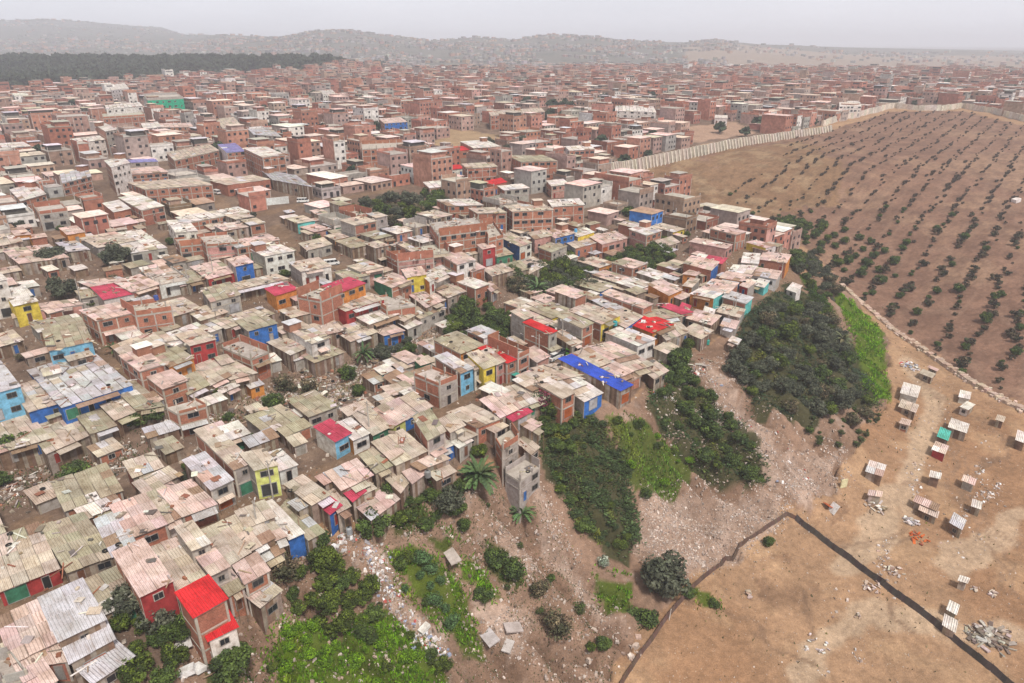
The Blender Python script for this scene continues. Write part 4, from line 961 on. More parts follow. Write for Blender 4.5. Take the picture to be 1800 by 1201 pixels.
# ---------------------------------------------------------------- the far town: thousands of roofs as one mass
BX = []; WQ = []     # boxes and single window quads
def fbox(x, y, z, a, hx, hy, hz, c): BX.append((x, y, z, a, hx, hy, hz, *c))
BRK = [(.42, .17, .12), (.45, .2, .14), (.36, .15, .105), (.46, .23, .17), (.4, .26, .2), (.44, .3, .25)]
def farhouse(x, y, w, d, a, h, rk, fr_, sd, lod):
    z = Tz(x, y); ca, sa = math.cos(a), math.sin(a)
    if lod and rng.random() < .2: h += 2.6
    h *= rng.uniform(.92, 1.1)
    bc = jit(rng.choice(BRK) if fr_ in 'BP' or rng.random() < .62 else WC[fr_ if fr_ not in 'YEO' else 'C'], .14)
    g = tuple(.55*k+.45*.36 for k in bc) if rng.random() < .2 else bc
    fbox(x, y, z+h/2-1, a, w/2, d/2, h/2+1, g)
    top = jit(RC[rk] if not lod or rng.random() < .5 else rng.choice(BRK+[(.4, .34, .3)]), .15)
    if rk in 'cgo' or rng.random() < .35:       # roof terrace: slab, parapet, a canopy or a stair head
        fbox(x, y, z+h+.08, a, w/2+.1, d/2+.1, .1, jit((.44, .4, .36), .1))
        for s, (ox, oy, hx, hy) in enumerate(((0, -d/2, w/2, .1), (0, d/2, w/2, .1), (-w/2, 0, .1, d/2), (w/2, 0, .1, d/2))):
            if rng.random() < .6: fbox(x+ox*ca-oy*sa, y+ox*sa+oy*ca, z+h+.5, a, hx, hy, rng.choice([.4, .5, 1.]), bc)
        if rng.random() < .5:
            ox, oy = rng.uniform(-w/5, w/5), rng.uniform(-d/5, d/5); px, py = x+ox*ca-oy*sa, y+ox*sa+oy*ca; k = rng.uniform(.25, .42)
            fbox(px, py, z+h+1.1, a, w*k*.9, d*k*.9, 1.1, jit(rng.choice(BRK+[(.1, .09, .08)]*3), .1)); fbox(px, py, z+h+2.3, a, w*k+.2, d*k+.2, .06, top)
        if not lod:
            for sx in (-1, 1):
                for sy in (-1, 1): fbox(x+sx*w/2.1*ca-sy*d/2.1*sa, y+sx*w/2.1*sa+sy*d/2.1*ca, z+h+.9, a, .12, .12, .9, (.45, .42, .4))
    else:
        n = 1 if lod else 2
        for i in range(n):
            ox = (i-(n-1)/2)*w/n; fbox(x+ox*ca, y+ox*sa, z+h+.1+.08*i, a, w/n/2+.25, d/2+.3, .05, jit(top, .1))
    fc = WC['W'] if fr_ == 'W' else (jit(WC[fr_], .1) if fr_ in 'YPLUTC' and rng.random() < .12 else None)
    for sgn, (ex, ey), (nx_, ny_), L_, off in ((0, (ca, sa), (sa, -ca), w, d/2), (1, (-sa, ca), (-ca, -sa), d, w/2), (2, (sa, -ca), (ca, sa), d, w/2)):
        if -(nx_*x+ny_*y) < 0: continue
        if sgn and rng.random() < .7: continue
        o = off+.05
        if sgn == 0 and fc is not None:
            p = (x+nx_*(off+.02), y+ny_*(off+.02)); WQ.append((p[0], p[1], ex, ey, L_/2, z-.5, z+h, *fc))
        ns_ = max(1, int(h/2.6))
        for st in range(ns_):
            zb = z+st*h/ns_+.9
            if lod and rng.random() < .5: 
                p = (x+nx_*o, y+ny_*o); WQ.append((p[0], p[1], ex, ey, L_*rng.uniform(.25, .42), zb, zb+1.1, .06, .05, .05)); continue
            n = max(1, int(L_/(2.4 if not lod else 4)))
            for k in range(n):
                if rng.random() < .3: continue
                t = (k+.5)/n-.5; p = (x+nx_*o+ex*L_*t, y+ny_*o+ey*L_*t); ww_ = .6 if not lod else 1.
                lo = zb if rng.random() < .8 or st else z
                WQ.append((p[0], p[1], ex, ey, ww_, lo, zb+1.15, .045, .04, .045))
        if not lod and bc is g and rng.random() < .7:
            for k in range(int(L_/3.5)+1):
                t = k/max(1, int(L_/3.5))-.5; p = (x+nx_*(off+.03)+ex*(L_-.3)*t, y+ny_*(off+.03)+ey*(L_-.3)*t); WQ.append((p[0], p[1], ex, ey, .13, z-.5, z+h, .5, .45, .4))
for f_ in FARL: farhouse(*f_, f_[1] > 620)
nh = 0
while nh < 5200:     # scattered over the far plain and the hills behind
    y = 1150+(1550 if nh % 5 else 3500)*rng.random(); x = rng.uniform(-.86, .86)*y
    if y > 2650 and x/y > -.33: continue
    if x/y < -.13 and y < 1360: continue
    if x/y > .3 and rng.random() < .8: continue
    if fbm(x/90, y/90, 77) < .42: continue
    z = Tz(x, y); w = rng.uniform(3., 6.)*(1+max(0, y-2000)/3500); h = rng.uniform(1.5, 3.4); c = jit(rng.choice(BRK[4:]+[(.3, .28, .27), (.42, .4, .39), (.24, .23, .22), (.2, .2, .19), (.3, .29, .28)]), .25)
    fbox(x, y, z+h-1, ANG+rng.uniform(-.3, .3), w, w*rng.uniform(.6, 1), h+1, c)
    if rng.random() < .5: fbox(x, y, z+2*h+.1, ANG, w*1.02, w*.9, .15, jit(rng.choice([RC['t'], RC['w'], RC['g'], RC['p']]), .2))
    nh += 1
for (u, v, w, d, h, c) in ((1770, 150, 60, 30, 7, (.75, .72, .66)), (1790, 141, 80, 25, 6, (.72, .7, .66)), (1530, 140, 60, 10, 5, (.6, .62, .66)), (1290, 124, 30, 14, 9, (.7, .68, .66)), (1570, 172, 20, 10, 9, (.4, .2, .15)), (1720, 165, 40, 20, 6, (.55, .5, .5))):
    p = hit(u, v); fbox(p[0], p[1], p[2]+h/2, .1, w/2, d/2, h/2+1, c)
B = np.array(BX); nb = len(B)
ca, sa = np.cos(B[:, 3]), np.sin(B[:, 3]); sg = np.array([(-1, -1), (1, -1), (1, 1), (-1, 1)])
cor = np.zeros((nb, 8, 3))
for k, (sx, sy) in enumerate(sg):
    X = B[:, 0]+sx*B[:, 4]*ca-sy*B[:, 5]*sa; Y = B[:, 1]+sx*B[:, 4]*sa+sy*B[:, 5]*ca
    cor[:, k] = np.stack([X, Y, B[:, 2]-B[:, 6]], 1); cor[:, k+4] = np.stack([X, Y, B[:, 2]+B[:, 6]], 1)
fi = np.array([(4, 5, 6, 7), (0, 1, 5, 4), (1, 2, 6, 5), (2, 3, 7, 6), (3, 0, 4, 7)])
V = cor[:, fi].reshape(-1, 3); Cc = np.repeat(B[:, 7:10], 5, 0)
Q_ = np.array(WQ); e = Q_[:, 2:4]*Q_[:, 4:5]
W4 = np.stack([np.c_[Q_[:, :2]-e, Q_[:, 5]], np.c_[Q_[:, :2]+e, Q_[:, 5]], np.c_[Q_[:, :2]+e, Q_[:, 6]], np.c_[Q_[:, :2]-e, Q_[:, 6]]], 1).reshape(-1, 3)
me = npmesh('distant_houses', np.r_[V, W4], 4, np.r_[Cc, Q_[:, 7:10]], ['far']); tag(link('distant_houses', me), 'mass of distant brick houses spreading to the hazy hills', 'distant houses', kind='stuff')
print('far boxes', nb, 'windows', len(WQ))
# ---------------------------------------------------------------- vegetation
LC = {'dark': [(.055, .062, .04), (.07, .078, .05), (.09, .095, .065)], 'mid': [(.055, .085, .02), (.075, .11, .022), (.045, .07, .02)], 'olive': [(.06, .085, .012), (.09, .12, .015), (.045, .065, .012)], 'pale': [(.07, .13, .05), (.09, .16, .06), (.06, .11, .04)],
      'brown': [(.1, .08, .05), (.08, .08, .04), (.13, .1, .06)], 'red': [(.16, .03, .06), (.04, .07, .03), (.2, .05, .07)], 'grey': [(.3, .34, .28), (.2, .25, .18), (.4, .42, .36)], 'orch': [(.06, .07, .035), (.085, .065, .04), (.06, .045, .03)], 'ivy': [(.045, .07, .022), (.055, .085, .032), (.035, .05, .018)], 'lime': [(.11, .22, .008), (.15, .27, .008), (.075, .14, .01)], 'scrub': [(.07, .09, .03), (.1, .085, .045), (.055, .09, .02)], 'flower': [(.06, .13, .03)]}
def leafpts(n, R, H, nc, seed, flat=.75):
    r = np.random.RandomState(seed); cc_ = []
    while len(cc_) < nc:
        p = r.uniform(-1, 1, 3); L_ = np.linalg.norm(p)
        if .35 < L_ < 1 and p[2] > -.75: cc_.append(p*.74)
    cc_ = np.array(cc_); k = r.randint(0, nc, n); rad = r.uniform(.22, .42, nc)[k]
    d = r.normal(size=(n, 3)); d /= np.linalg.norm(d, axis=1)[:, None]
    P_ = cc_[k]+d*(rad*r.uniform(.55, 1.15, n)**.5)[:, None]
    P_ = P_*np.array([R, R, H*.5])+np.array([0, 0, H*.55])
    return P_, d, k
def leafmesh(name, n, R, H, style, ls, nc=26, seed=1):
    r = np.random.RandomState(seed+100); P_, d, k = leafpts(n, R, H, nc, seed)
    nrm = d+r.normal(size=d.shape)*.55+np.array([0, 0, .35]); nrm /= np.linalg.norm(nrm, axis=1)[:, None]
    a = np.cross(nrm, r.normal(size=d.shape)); a /= np.linalg.norm(a, axis=1)[:, None]; b_ = np.cross(nrm, a)
    s = (ls*r.uniform(.6, 1.3, n))[:, None]
    V = np.stack([P_-a*s, P_-b_*s*.55, P_+a*s, P_+b_*s*.55], 1).reshape(-1, 3)
    cl = np.array(LC[style]); c = cl[r.randint(0, len(cl), nc)[k]]*r.uniform(.55, 1.5, nc)[k][:, None]*r.uniform(.55, 1.6, n)[:, None]
    return npmesh(name, V, 4, c, ['leaf'])
TR = {}
for st in ('dark', 'mid', 'olive', 'pale', 'brown', 'red', 'grey', 'orch', 'ivy', 'lime', 'scrub'):
    TR[st] = [leafmesh('crown', 3600 if st in ('dark', 'mid', 'olive') else (2000 if st != 'orch' else 420), 1., 1.5, st, .085 if st != 'orch' else .17, 30 if st != 'orch' else 9, 3+7*k) for k in range(3 if st in ('dark', 'mid', 'olive', 'orch') else 1)]
def trunkmesh():
    b = MB(); b.bar((0, 0, -.3), (.05, .02, .55), .09, (.16, .12, .09), 0, 7, .05)
    for k in range(6): a = k*1.05+.3; b.bar((.05, .02, .45+.05*k/6), (.6*math.cos(a), .6*math.sin(a), .95+.1*(k % 3)), .045, (.17, .13, .1), 0, 5, .012)
    o = b.build('trunk', 'bark'); me = o.data; bpy.data.objects.remove(o); return me
TRUNK = trunkmesh()
def tree(x, y, r_, st, label, cat='tree', group=None, z=None, sq=None):
    t = empty('tree' if cat == 'tree' else cat.replace(' ', '_'), (x, y, Tz(x, y) if z is None else z), rng.random()*6.28)
    sq = sq or rng.uniform(.75, 1.15); tag(t, label, cat, group)
    c = link('crown', rng.choice(TR[st]), t); c.scale = (r_, r_*rng.uniform(.85, 1.15), r_*sq)
    k = link('trunk' if cat == 'tree' else 'stems', TRUNK, t); k.scale = (r_, r_, r_*sq); return t
def spaced(pg, sp):
    pts = []
    for p in sample(pg, int(area(pg)/sp**2*6)+8):
        if all((p[0]-a)**2+(p[1]-b_)**2 > sp*sp*.8 for a, b_ in pts): pts.append(p)
    return pts
for (pgs, sp, (r0, r1), st, lab, gr), pg in zip(THICK, TREEPX):
    pp_ = spaced(pg, sp); pv_ = hit(1398, 522); pp_ = [p for p in pp_ if math.hypot(p[0]-pv_[0], p[1]-pv_[1]) > 7 and math.hypot(p[0]-pv_[0]*.95, p[1]-pv_[1]*.95) > 5]
    for p in pp_: tree(p[0], p[1], rng.uniform(r0*.8, r1), rng.choice([st, st, st, st, 'mid', 'olive', 'brown' if st == 'dark' else st]), lab, 'creeper mound' if 'creeper on' in lab else 'scrub' if 'scrub' in lab else 'bush' if any(q_ in lab for q_ in ('bush', 'shrub')) and 'tree' not in lab else 'tree', gr, sq=.5 if st == 'ivy' else None)
for u, v, r_, st, lab in SINGLE:
    if not lab: continue
    p = hit(u, v+4); tree(p[0], p[1], r_, st, lab, 'bush' if ('bush' in lab or 'shrub' in lab) else 'tree', sq=3. if 'conifer' in lab else None)
nyb = 0
for x, y in sample(yard, 1600):
    if nyb >= 110: break
    if min(float(dline(x, y, s_)) for s_ in STREETS) < 2.5: continue
    q_ = quad_at(x, y, 1.6, 1.6, 0)
    if clash(q_, np.array((x, y)), 1): continue
    tree(x, y, rng.uniform(.8, 1.9), rng.choice(['dark', 'mid', 'brown', 'olive']), 'small dusty sapling squeezed between the tin roofed houses', 'sapling', 'saplings squeezed between the houses'); nyb += 1
# orchard rows
d0 = hit(1645, 275)[:2]; d1 = hit(1573, 333)[:2]; d0b, d1b = hit(1566, 455)[:2], hit(1527, 517)[:2]; print('rows', d0, d1, d0b, d1b); dr = (d0-d1)/np.linalg.norm(d0-d1)*1.6+(d0b-d1b)/np.linalg.norm(d0b-d1b)*.6; dr /= np.linalg.norm(dr); pr = np.array([dr[1], -dr[0]]); orch = []
for i in range(-60, 70):
    for j in range(-90, 120):
        p = d0+pr*i*8.6+dr*(j*3.9+(i % 2)*2.)+np.array([rng.gauss(0, .85), rng.gauss(0, .85)])
        orch.append(p)
orch = np.array(orch); ox, oy = orch.T
k = inpoly(ox, oy, ORCH) & ~inpoly(ox, oy, poly("1080 318,1100 290,1300 254,1390 243,1370 290,1290 330,1250 382,1190 345")) ; orch = orch[k & (orch[:, 1] > 95)]
orch = orch[np.array([rng.random() < .93 for _ in orch])]; orch = orch[np.argsort(np.hypot(*orch.T))]
stV = []; stC = []; cnt = 0; ob, od, okk = leafpts(110, 1, 1.4, 7, 5); print('orchard', len(orch))
for p in orch:
    u, v = pix((p[0], p[1], Tz(*p))); s = np.clip(1.7-(p[1]-150)/260, .7, 1.7)*rng.choice([.4, .55, .7, .8, 1, 1, 1.2, 1.45])
    if abs(u-900) > 980: continue
    if cnt < 298 and -20 < u < 1815 and v < 1200:
        cnt += 1; tree(p[0], p[1], s*1.05, 'orch' if rng.random() < .75 else 'mid', 'small dusty shrub standing in the planted rows of the brown hillside', 'shrub', 'shrubs planted in rows on the brown hillside')
    else:
        r = np.random.RandomState(cnt); n = len(ob); P_ = ob*s*1.05+np.array([p[0], p[1], Tz(*p)-.1]); a = r.normal(size=(n, 3)); a /= np.linalg.norm(a, axis=1)[:, None]; b_ = np.cross(a, od); sz = s*.3
        stV.append(np.stack([P_-a*sz, P_-b_*sz*.6, P_+a*sz, P_+b_*sz*.6], 1).reshape(-1, 3)); stC.append(np.array([(.085, .055, .04), (.07, .05, .035), (.06, .06, .035)])[r.randint(0, 3, n)]*r.uniform(.7, 1.4, n)[:, None]*rng.uniform(.7, 1.2))
me = npmesh('hillside_shrubs', np.vstack(stV), 4, np.vstack(stC), ['leaf']); tag(link('hillside_shrubs', me), 'countless far rows of small dark shrubs toward the hill crest', 'shrubs', kind='stuff')
# wood on the left horizon and stray trees in the far town
stV = []; stC = []; ob, od, okk = leafpts(150, 1, 1.6, 8, 9)
def massed(x, y, s, c):
    r = np.random.RandomState(int(abs(x*7+y)) % 99999); n = len(ob); P_ = ob*s+np.array([x, y, Tz(x, y)-.5]); a = r.normal(size=(n, 3)); a /= np.linalg.norm(a, axis=1)[:, None]; b_ = np.cross(a, od); b_ /= np.linalg.norm(b_, axis=1)[:, None]+.01; sz = s*.28
    stV.append(np.stack([P_-a*sz, P_-b_*sz*.8, P_+a*sz, P_+b_*sz*.8], 1).reshape(-1, 3)); stC.append(np.array(c)*r.uniform(.6, 1.4, n)[:, None])
for x, y in sample(WOODP, 2600):
    if abs(x) > .9*y: continue
    massed(x, y, rng.uniform(6, 11), (.04, .055, .035))
me = npmesh('far_wood', np.vstack(stV), 4, np.vstack(stC), ['leaf']); tag(link('far_wood', me), 'dark band of woodland on the left below the hazy hills', 'wood', kind='stuff')
stV = []; stC = []
for _ in range(520):
    y = 300+900*rng.random()**.8; x = rng.uniform(-.85, .85)*y
    if not inpoly(x, y, SETTLE): continue
    massed(x, y, rng.uniform(2, 4)*(1+y/1500), (.04, .06, .03))
me = npmesh('far_trees', np.vstack(stV), 4, np.vstack(stC), ['leaf']); tag(link('far_trees', me), 'stray dark trees dotted among the distant roofs', 'trees', kind='stuff')
# grass, creeper, weeds
def tufts(name, pgs, dens, hgt, cols, lab, cat, wide=.12, up=1., bumps=0, cap=90000):
    Vs, Cs = [], []
    for pg, c in zip(pgs, cols):
        n = min(int(area(pg)*dens), cap); pts = np.array(sample(pg, n)); r = nr
        x, y = pts.T; x = x+r.normal(size=n)*.5; y = y+r.normal(size=n)*.5; lump = fbm(x/2.2, y/2.2, 61, 3); keep = lump > .3+.15*(fbm(x/6, y/6, 62) < .42); x, y, lump = x[keep], y[keep], lump[keep]; n = len(x)
        z = T(x, y)-.05+bumps*np.maximum(0, lump-.3)*2.5*r.uniform(.2, 1, n)
        a = r.uniform(0, 6.28, n); h = hgt*r.uniform(.5, 1.4, n)*(.5+lump); w = wide*r.uniform(.6, 1.5, n); lx, ly = r.normal(size=n)*h*.4/up, r.normal(size=n)*h*.4/up
        p = np.stack([x, y, z], 1); e = np.stack([np.cos(a)*w, np.sin(a)*w, 0*a], 1); t = p+np.stack([lx, ly, h*up], 1)
        Vs.append(np.stack([p-e, p+e, t+e*.5, t-e*.5], 1).reshape(-1, 3)); Cs.append((np.array(c)+(np.array((.16, .16, .02))-np.array(c))*np.clip((fbm(x/4, y/4, 66)-.5)*3, 0, .8)[:, None])*(.55+lump[:, None])*r.uniform(.6, 1.5, n)[:, None]*np.where(r.rand(n) < .12, 1.4, 1)[:, None])
    me = npmesh(name, np.vstack(Vs), 4, np.vstack(Cs), ['leaf']); tag(link(name, me), lab, cat, kind='stuff')
tufts('grass', GRASS, 26, .5, [tuple(np.array(c)*1.3) for c in GCOL], 'bright green grass and weeds on the slope', 'grass')
tufts('creeper', [IVY[0]]+[IVY[0], IVY[1], IVY[2]], 18, .3, [(.045, .07, .022), (.055, .085, .03), (.035, .055, .025), (.04, .07, .025)], 'dense dark green creeper covering the slope', 'creeper', .2, .5, 1.2)
sl_pts = poly("300 1150,480 990,640 900,820 840,945 850,1000 950,1100 1110,1060 1240,300 1240")
tufts('slope_weeds', [sl_pts], 7, .3, [(.075, .09, .035)], 'sparse weeds on the rubble slope', 'weeds', .08)
tufts('valley_weeds', [poly("1500 470,1600 600,1800 760,1800 1200,1100 1200,1210 1020,1390 900,1560 700")], .12, .35, [(.1, .09, .045)], 'thin dry weeds on the valley floor', 'weeds')
tufts('gully_weeds', GULLY, 3, .5, [(.07, .075, .035)]*4, 'weeds and twigs in the gullies between the houses', 'weeds', .1)
# ---------------------------------------------------------------- rubble, rubbish and stones nobody could count
def stones(name, specs, lab, cat):
    Vs, Cs = [], []; fi6 = np.array([(4, 5, 6, 7), (0, 1, 5, 4), (1, 2, 6, 5), (2, 3, 7, 6), (3, 0, 4, 7)])
    for pg, dens, s0, s1, cols in specs:
        n = min(int(area(pg)*dens), 60000); x, y = np.array(sample(pg, n)).T; r = nr
        x = x+r.normal(size=n)*.6; y = y+r.normal(size=n)*.6; keep = fbm(x/3, y/3, 91) > (.36 if dens < 10 else .16)+.2*r.rand(n)*.6; x, y = x[keep], y[keep]; n = len(x)
        s = s0+(s1-s0)*r.rand(n)**3; z = T(x, y)+s*.3; a = r.rand(n)*6.28; c8 = np.zeros((n, 8, 3)); hx, hy, hz = s*r.uniform(.6, 1.4, n), s*r.uniform(.4, 1, n), s*r.uniform(.2, .7, n); tx, ty = r.normal(size=n)*.25, r.normal(size=n)*.25
        for k_, (sx, sy) in enumerate(((-1, -1), (1, -1), (1, 1), (-1, 1))):
            for t, kk in ((-1, k_), (1, k_+4)):
                f = .75 if t > 0 else 1; lx, ly = sx*hx*f*r.uniform(.7, 1.1, n), sy*hy*f*r.uniform(.7, 1.1, n)
                c8[:, kk] = np.stack([x+lx*np.cos(a)-ly*np.sin(a), y+lx*np.sin(a)+ly*np.cos(a), z+t*hz+tx*lx+ty*ly], 1)
        Vs.append(c8[:, fi6].reshape(-1, 3)); cl = np.array(cols)[r.randint(0, len(cols), n)]*r.uniform(.7, 1.2, n)[:, None]; Cs.append(np.repeat(cl, 5, 0))
    me = npmesh(name, np.vstack(Vs), 4, np.clip(np.vstack(Cs), 0, .95), ['stone']); tag(link(name, me), lab, cat, kind='stuff')
PALE = [(.56, .47, .41), (.5, .4, .34), (.62, .54, .49), (.45, .33, .28), (.55, .47, .43), (.36, .3, .27)]
TRASH = [(.8, .79, .8), (.7, .66, .66), (.5, .45, .43), (.3, .26, .24), (.62, .6, .64), (.75, .72, .7), (.8, .8, .82), (.35, .4, .55), (.5, .12, .1)]
slope_all = poly("250 1200,330 1145,480 1000,640 900,820 840,945 820,1000 950,1100 1110,1060 1240,260 1240"); slope_r = poly("1130 720,1230 640,1290 600,1340 720,1480 760,1500 850,1390 900,1210 1020,1120 960,1120 860,1230 840,1200 780")
stones('rubble', [(p, 16, .03, .2, PALE) for p in RUBBLE[1:]]+[(slope_all, 5, .04, .3, PALE+[(.2, .15, .12)]), (slope_r, 7, .04, .28, PALE), (poly("1050 1060,1150 1090,1160 1140,1080 1190,1020 1150"), 1.2, .1, .7, PALE)], 'rubble and broken stones spilled down the slope', 'rubble')
stones('rubbish', [(RUBBLE[0], 16, .06, .35, TRASH), (poly("740 1090,790 1150,770 1190,730 1130"), 8, .06, .4, TRASH), (RUBBLE[3], 2.2, .06, .4, TRASH), (poly("600 915,640 930,670 975,630 985,560 960"), 5, .08, .5, TRASH), (poly("1130 690,1230 640,1260 700,1200 720"), 2.5, .08, .5, TRASH), (poly("330 1130,390 1140,400 1200,310 1200"), 2.5, .08, .5, TRASH), (poly("1080 740,1150 748,1205 770,1190 850,1120 850"), .8, .05, .16, TRASH[:3])], 'white rubbish dumped over the edge of the plateau', 'rubbish')
vall = poly("1480 520,1600 620,1800 740,1800 1220,1080 1220,1210 1025,1390 905,1500 850,1560 720")
def strip(px, w_=.6):
    pl = poly(px); a, b_ = pl[0], pl[-1]; e_ = (b_-a)/np.linalg.norm(b_-a); nn = np.array([-e_[1], e_[0]])*w_; return [a-nn, b_-nn, b_+nn, a+nn]
stones('stones', [(strip(q_), 7, .05, .35, PALE+TRASH[:2]) for q_ in ('1562 945,1542 1010', '1510 1140,1500 1172', '1420 1130,1410 1162', '1466 1055,1447 1083', '1605 870,1612 800', '1720 820,1735 880', '1690 905,1760 850', '1500 940,1480 960', '1445 1178,1455 1195')]+[(vall, .5, .03, .16, PALE), (poly("1640 690,1560 760,1590 880,1700 1000,1780 860,1740 760"), .5, .04, .3, PALE+TRASH[:4]), (poly("1480 1010,1590 1000,1600 1060,1480 1070"), .8, .05, .45, PALE), (poly("1250 900,1450 900,1480 950,1380 920,1290 980"), 3, .05, .25, PALE+TRASH[:3])], 'loose stones strewn over the bare valley floor', 'stones')
YARD = [(.42, .35, .28), (.3, .21, .15), (.55, .48, .42), (.3, .14, .09), (.2, .16, .13), (.45, .4, .36), (.68, .64, .6)]
stones('yard_litter', [(g, 3., .05, .45, YARD) for g in GULLY]+[(poly("0 1200,0 450,1200 400,1390 440,1390 480,1150 660,1110 700,945 720,940 800,640 890,240 1190"), .9, .05, .4, YARD)], 'scrap, bricks and litter in the yards and gullies', 'litter')
# scrap heaps in the gullies and at the slope top
for g, dens in ((GULLY[0], .12), (GULLY[1], .28), (GULLY[2], .2), (GULLY[3], .15), (poly("500 920,600 920,650 960,560 985,480 950"), .5), (poly("1130 640,1230 600,1260 660,1160 700"), .25), (poly("330 1130,400 1140,390 1190,320 1190"), .2), (poly("840 600,900 590,920 620,860 640"), .3), (poly("560 690,640 680,660 760,580 770"), .4)):
    for p in sample(g, int(area(g)*dens)): scrap(p[0], p[1], Tz(*p), 2, 1.2)
o = JUNK.build('scrap', ['junk']); tag(o, 'planks, bricks, tyres and scrap lying on the roofs and in the yards', 'scrap', kind='stuff')
# ---------------------------------------------------------------- ribbed boundary wall on the crest
def along(pl, step):
    out = []; rest = 0
    for a, b_ in zip(pl[:-1], pl[1:]):
        L_ = np.linalg.norm(b_-a); t = rest
        while t < L_: out.append((a+(b_-a)*t/L_, math.atan2(*(b_-a)[::-1]))); t += step
        rest = t-L_
    return out
wl = poly("1062 312,1080 307,1100 303,1150 291,1200 280,1250 268,1300 257,1350 249,1400 240,1462 230")
wall = empty('ribbed_wall', (*wl[3], Tz(*wl[3]))); tag(wall, 'long pale wall with slanting ribs along the crest behind the houses', 'wall'); mb = MB(); pts = along(wl, 2.8)
for i, (p, a) in enumerate(pts[:-1]):
    p2 = pts[i+1][0]; hh = 5.9-2.4*i/len(pts); c = jit((.42, .37, .31), .12); L_ = np.linalg.norm(p2-p); nn = np.array([math.sin(a), -math.cos(a)])
    z0, z1 = Tz(*p), Tz(*p2)
    t = [(*(p+nn*.25), z0+hh), (*(p2+nn*.25), z1+hh), (*(p2-nn*.25), z1+hh), (*(p-nn*.25), z0+hh)]
    mb.prism(t, [(*(p+nn*1.5), z0-1), (*(p2+nn*1.5), z1-1), (*(p2-nn*.6), z1-1), (*(p-nn*.6), z0-1)], c)
    b2 = MB(); w_ = .45; e = np.array([math.cos(a), math.sin(a)]); cb = jit((.6, .53, .45), .12)
    b2.prism([(*(p-e*w_+nn*.6), z0+hh+.15), (*(p+e*w_+nn*.6), z0+hh+.15), (*(p+e*w_-nn*.3), z0+hh+.15), (*(p-e*w_-nn*.3), z0+hh+.15)], [(*(p-e*w_+nn*2.4), z0-1), (*(p+e*w_+nn*2.4), z0-1), (*(p+e*w_-nn*.3), z0-1), (*(p-e*w_-nn*.3), z0-1)], cb)
    b2.build('buttress', 'conc', wall, wall.location) if i % 1 == 0 and i < 96 else None
mb.build('wall_panel', 'conc', wall, wall.location)
def wallrun(name, px, hgt, wid, col, lab, cat, step=2., mat='stone', rough=.35, capn=True):
    pl = poly(px); mb = MB(); pts = along(pl, step)
    for (p, a), (p2, a2) in zip(pts[:-1], pts[1:]):
        nn = np.array([math.sin(a), -math.cos(a)]); h1 = hgt*rng.uniform(1-rough, 1+rough*.4); w_ = wid*rng.uniform(.8, 1.2)
        mb.prism([(*(p+nn*w_*.7), Tz(*p)+h1), (*(p2+nn*w_*.7), Tz(*p2)+h1), (*(p2-nn*w_*.7), Tz(*p2)+h1*.95), (*(p-nn*w_*.7), Tz(*p)+h1*.95)], [(*(p+nn*w_), Tz(*p)-1), (*(p2+nn*w_), Tz(*p2)-1), (*(p2-nn*w_), Tz(*p2)-1), (*(p-nn*w_), Tz(*p)-1)], jit(col, .14))
        if rng.random() < .8 and mat == 'stone':
            for _ in range(3): t = rng.random(); q = p+(p2-p)*t+nn*rng.uniform(-1.3, 1.3)*wid; mb.box((*q, Tz(*q)+.2), rng.random()*3, rng.uniform(.15, .5), rng.uniform(.15, .4), rng.uniform(.15, .4), jit((.6, .5, .42), .2))
    o = mb.build(name, mat); tag(o, lab, cat); return o
wallrun('stone_wall', "1445 222,1500 208,1540 198,1570 190,1610 194,1650 195,1690 190,1740 198,1800 214,1850 224", 4.2, .9, (.62, .56, .49), 'low pale wall winding over the top of the planted hill', 'wall', 4, rough=.12)
wallrun('dry_stone_wall', "1478 505,1510 530,1540 555,1580 588,1620 615,1660 642,1700 668,1750 697,1830 738", .9, 1.2, (.46, .35, .28), 'dry stone wall between the planted hillside and the valley plots', 'wall', 1.2, rough=.6)
wallrun('perimeter_wall', "1110 352,1150 358,1175 372,1200 392", 2.4, .15, (.42, .3, .25), 'grey brick boundary wall at the edge of the brown slope', 'wall', 3, 'conc', .05)
wallrun('perimeter_wall', "422 350,440 364,523 356", 2.6, .12, (.72, .76, .74), 'long white and pale green compound wall beside the white van', 'wall', 3, 'conc', .03)
# net fence
fl_ = poly("1085 1215,1118 1160,1172 1085,1220 1030,1300 960,1345 930,1388 901,1432 938,1500 990,1560 1035,1612 1073,1660 1112,1700 1145,1745 1180,1800 1230")
fen = empty('net_fence', (*fl_[6], Tz(*fl_[6]))); tag(fen, 'black net fence enclosing the bare lot at the bottom right', 'fence'); mb = MB(); pts = along(fl_, 2.4)
for i, ((p, a), (p2, _)) in enumerate(zip(pts[:-1], pts[1:])):
    thin = .85 if p[0] < fl_[6][0] else 1.25; e = p2-p; nn = np.array([math.sin(a), -math.cos(a)])
    k = 3
    for s in range(k):
        a0, a1 = p+e*s/k, p+e*(s+1)/k; z0, z1 = Tz(*a0), Tz(*a1); h0 = thin*rng.uniform(.88, 1.04); c = jit((.075, .062, .06) if thin > 1 else (.12, .075, .06), .2)
        mb.prism([(*(a0+nn*.03), z0+h0), (*(a1+nn*.03), z1+h0), (*(a1-nn*.03), z1+h0), (*(a0-nn*.03), z0+h0)], [(*(a0+nn*.32*thin), z0-.1), (*(a1+nn*.32*thin), z1-.1), (*(a1-nn*.1), z1-.1), (*(a0-nn*.1), z0-.1)], c)
    if i < 99:
        pb = MB(); pb.bar((*p, Tz(*p)-.3), (*p, Tz(*p)+thin+.2), .05, (.25, .18, .13), 0, 6); pb.build('post', 'bark', fen, fen.location)
mb.build('net', 'net', fen, fen.location)
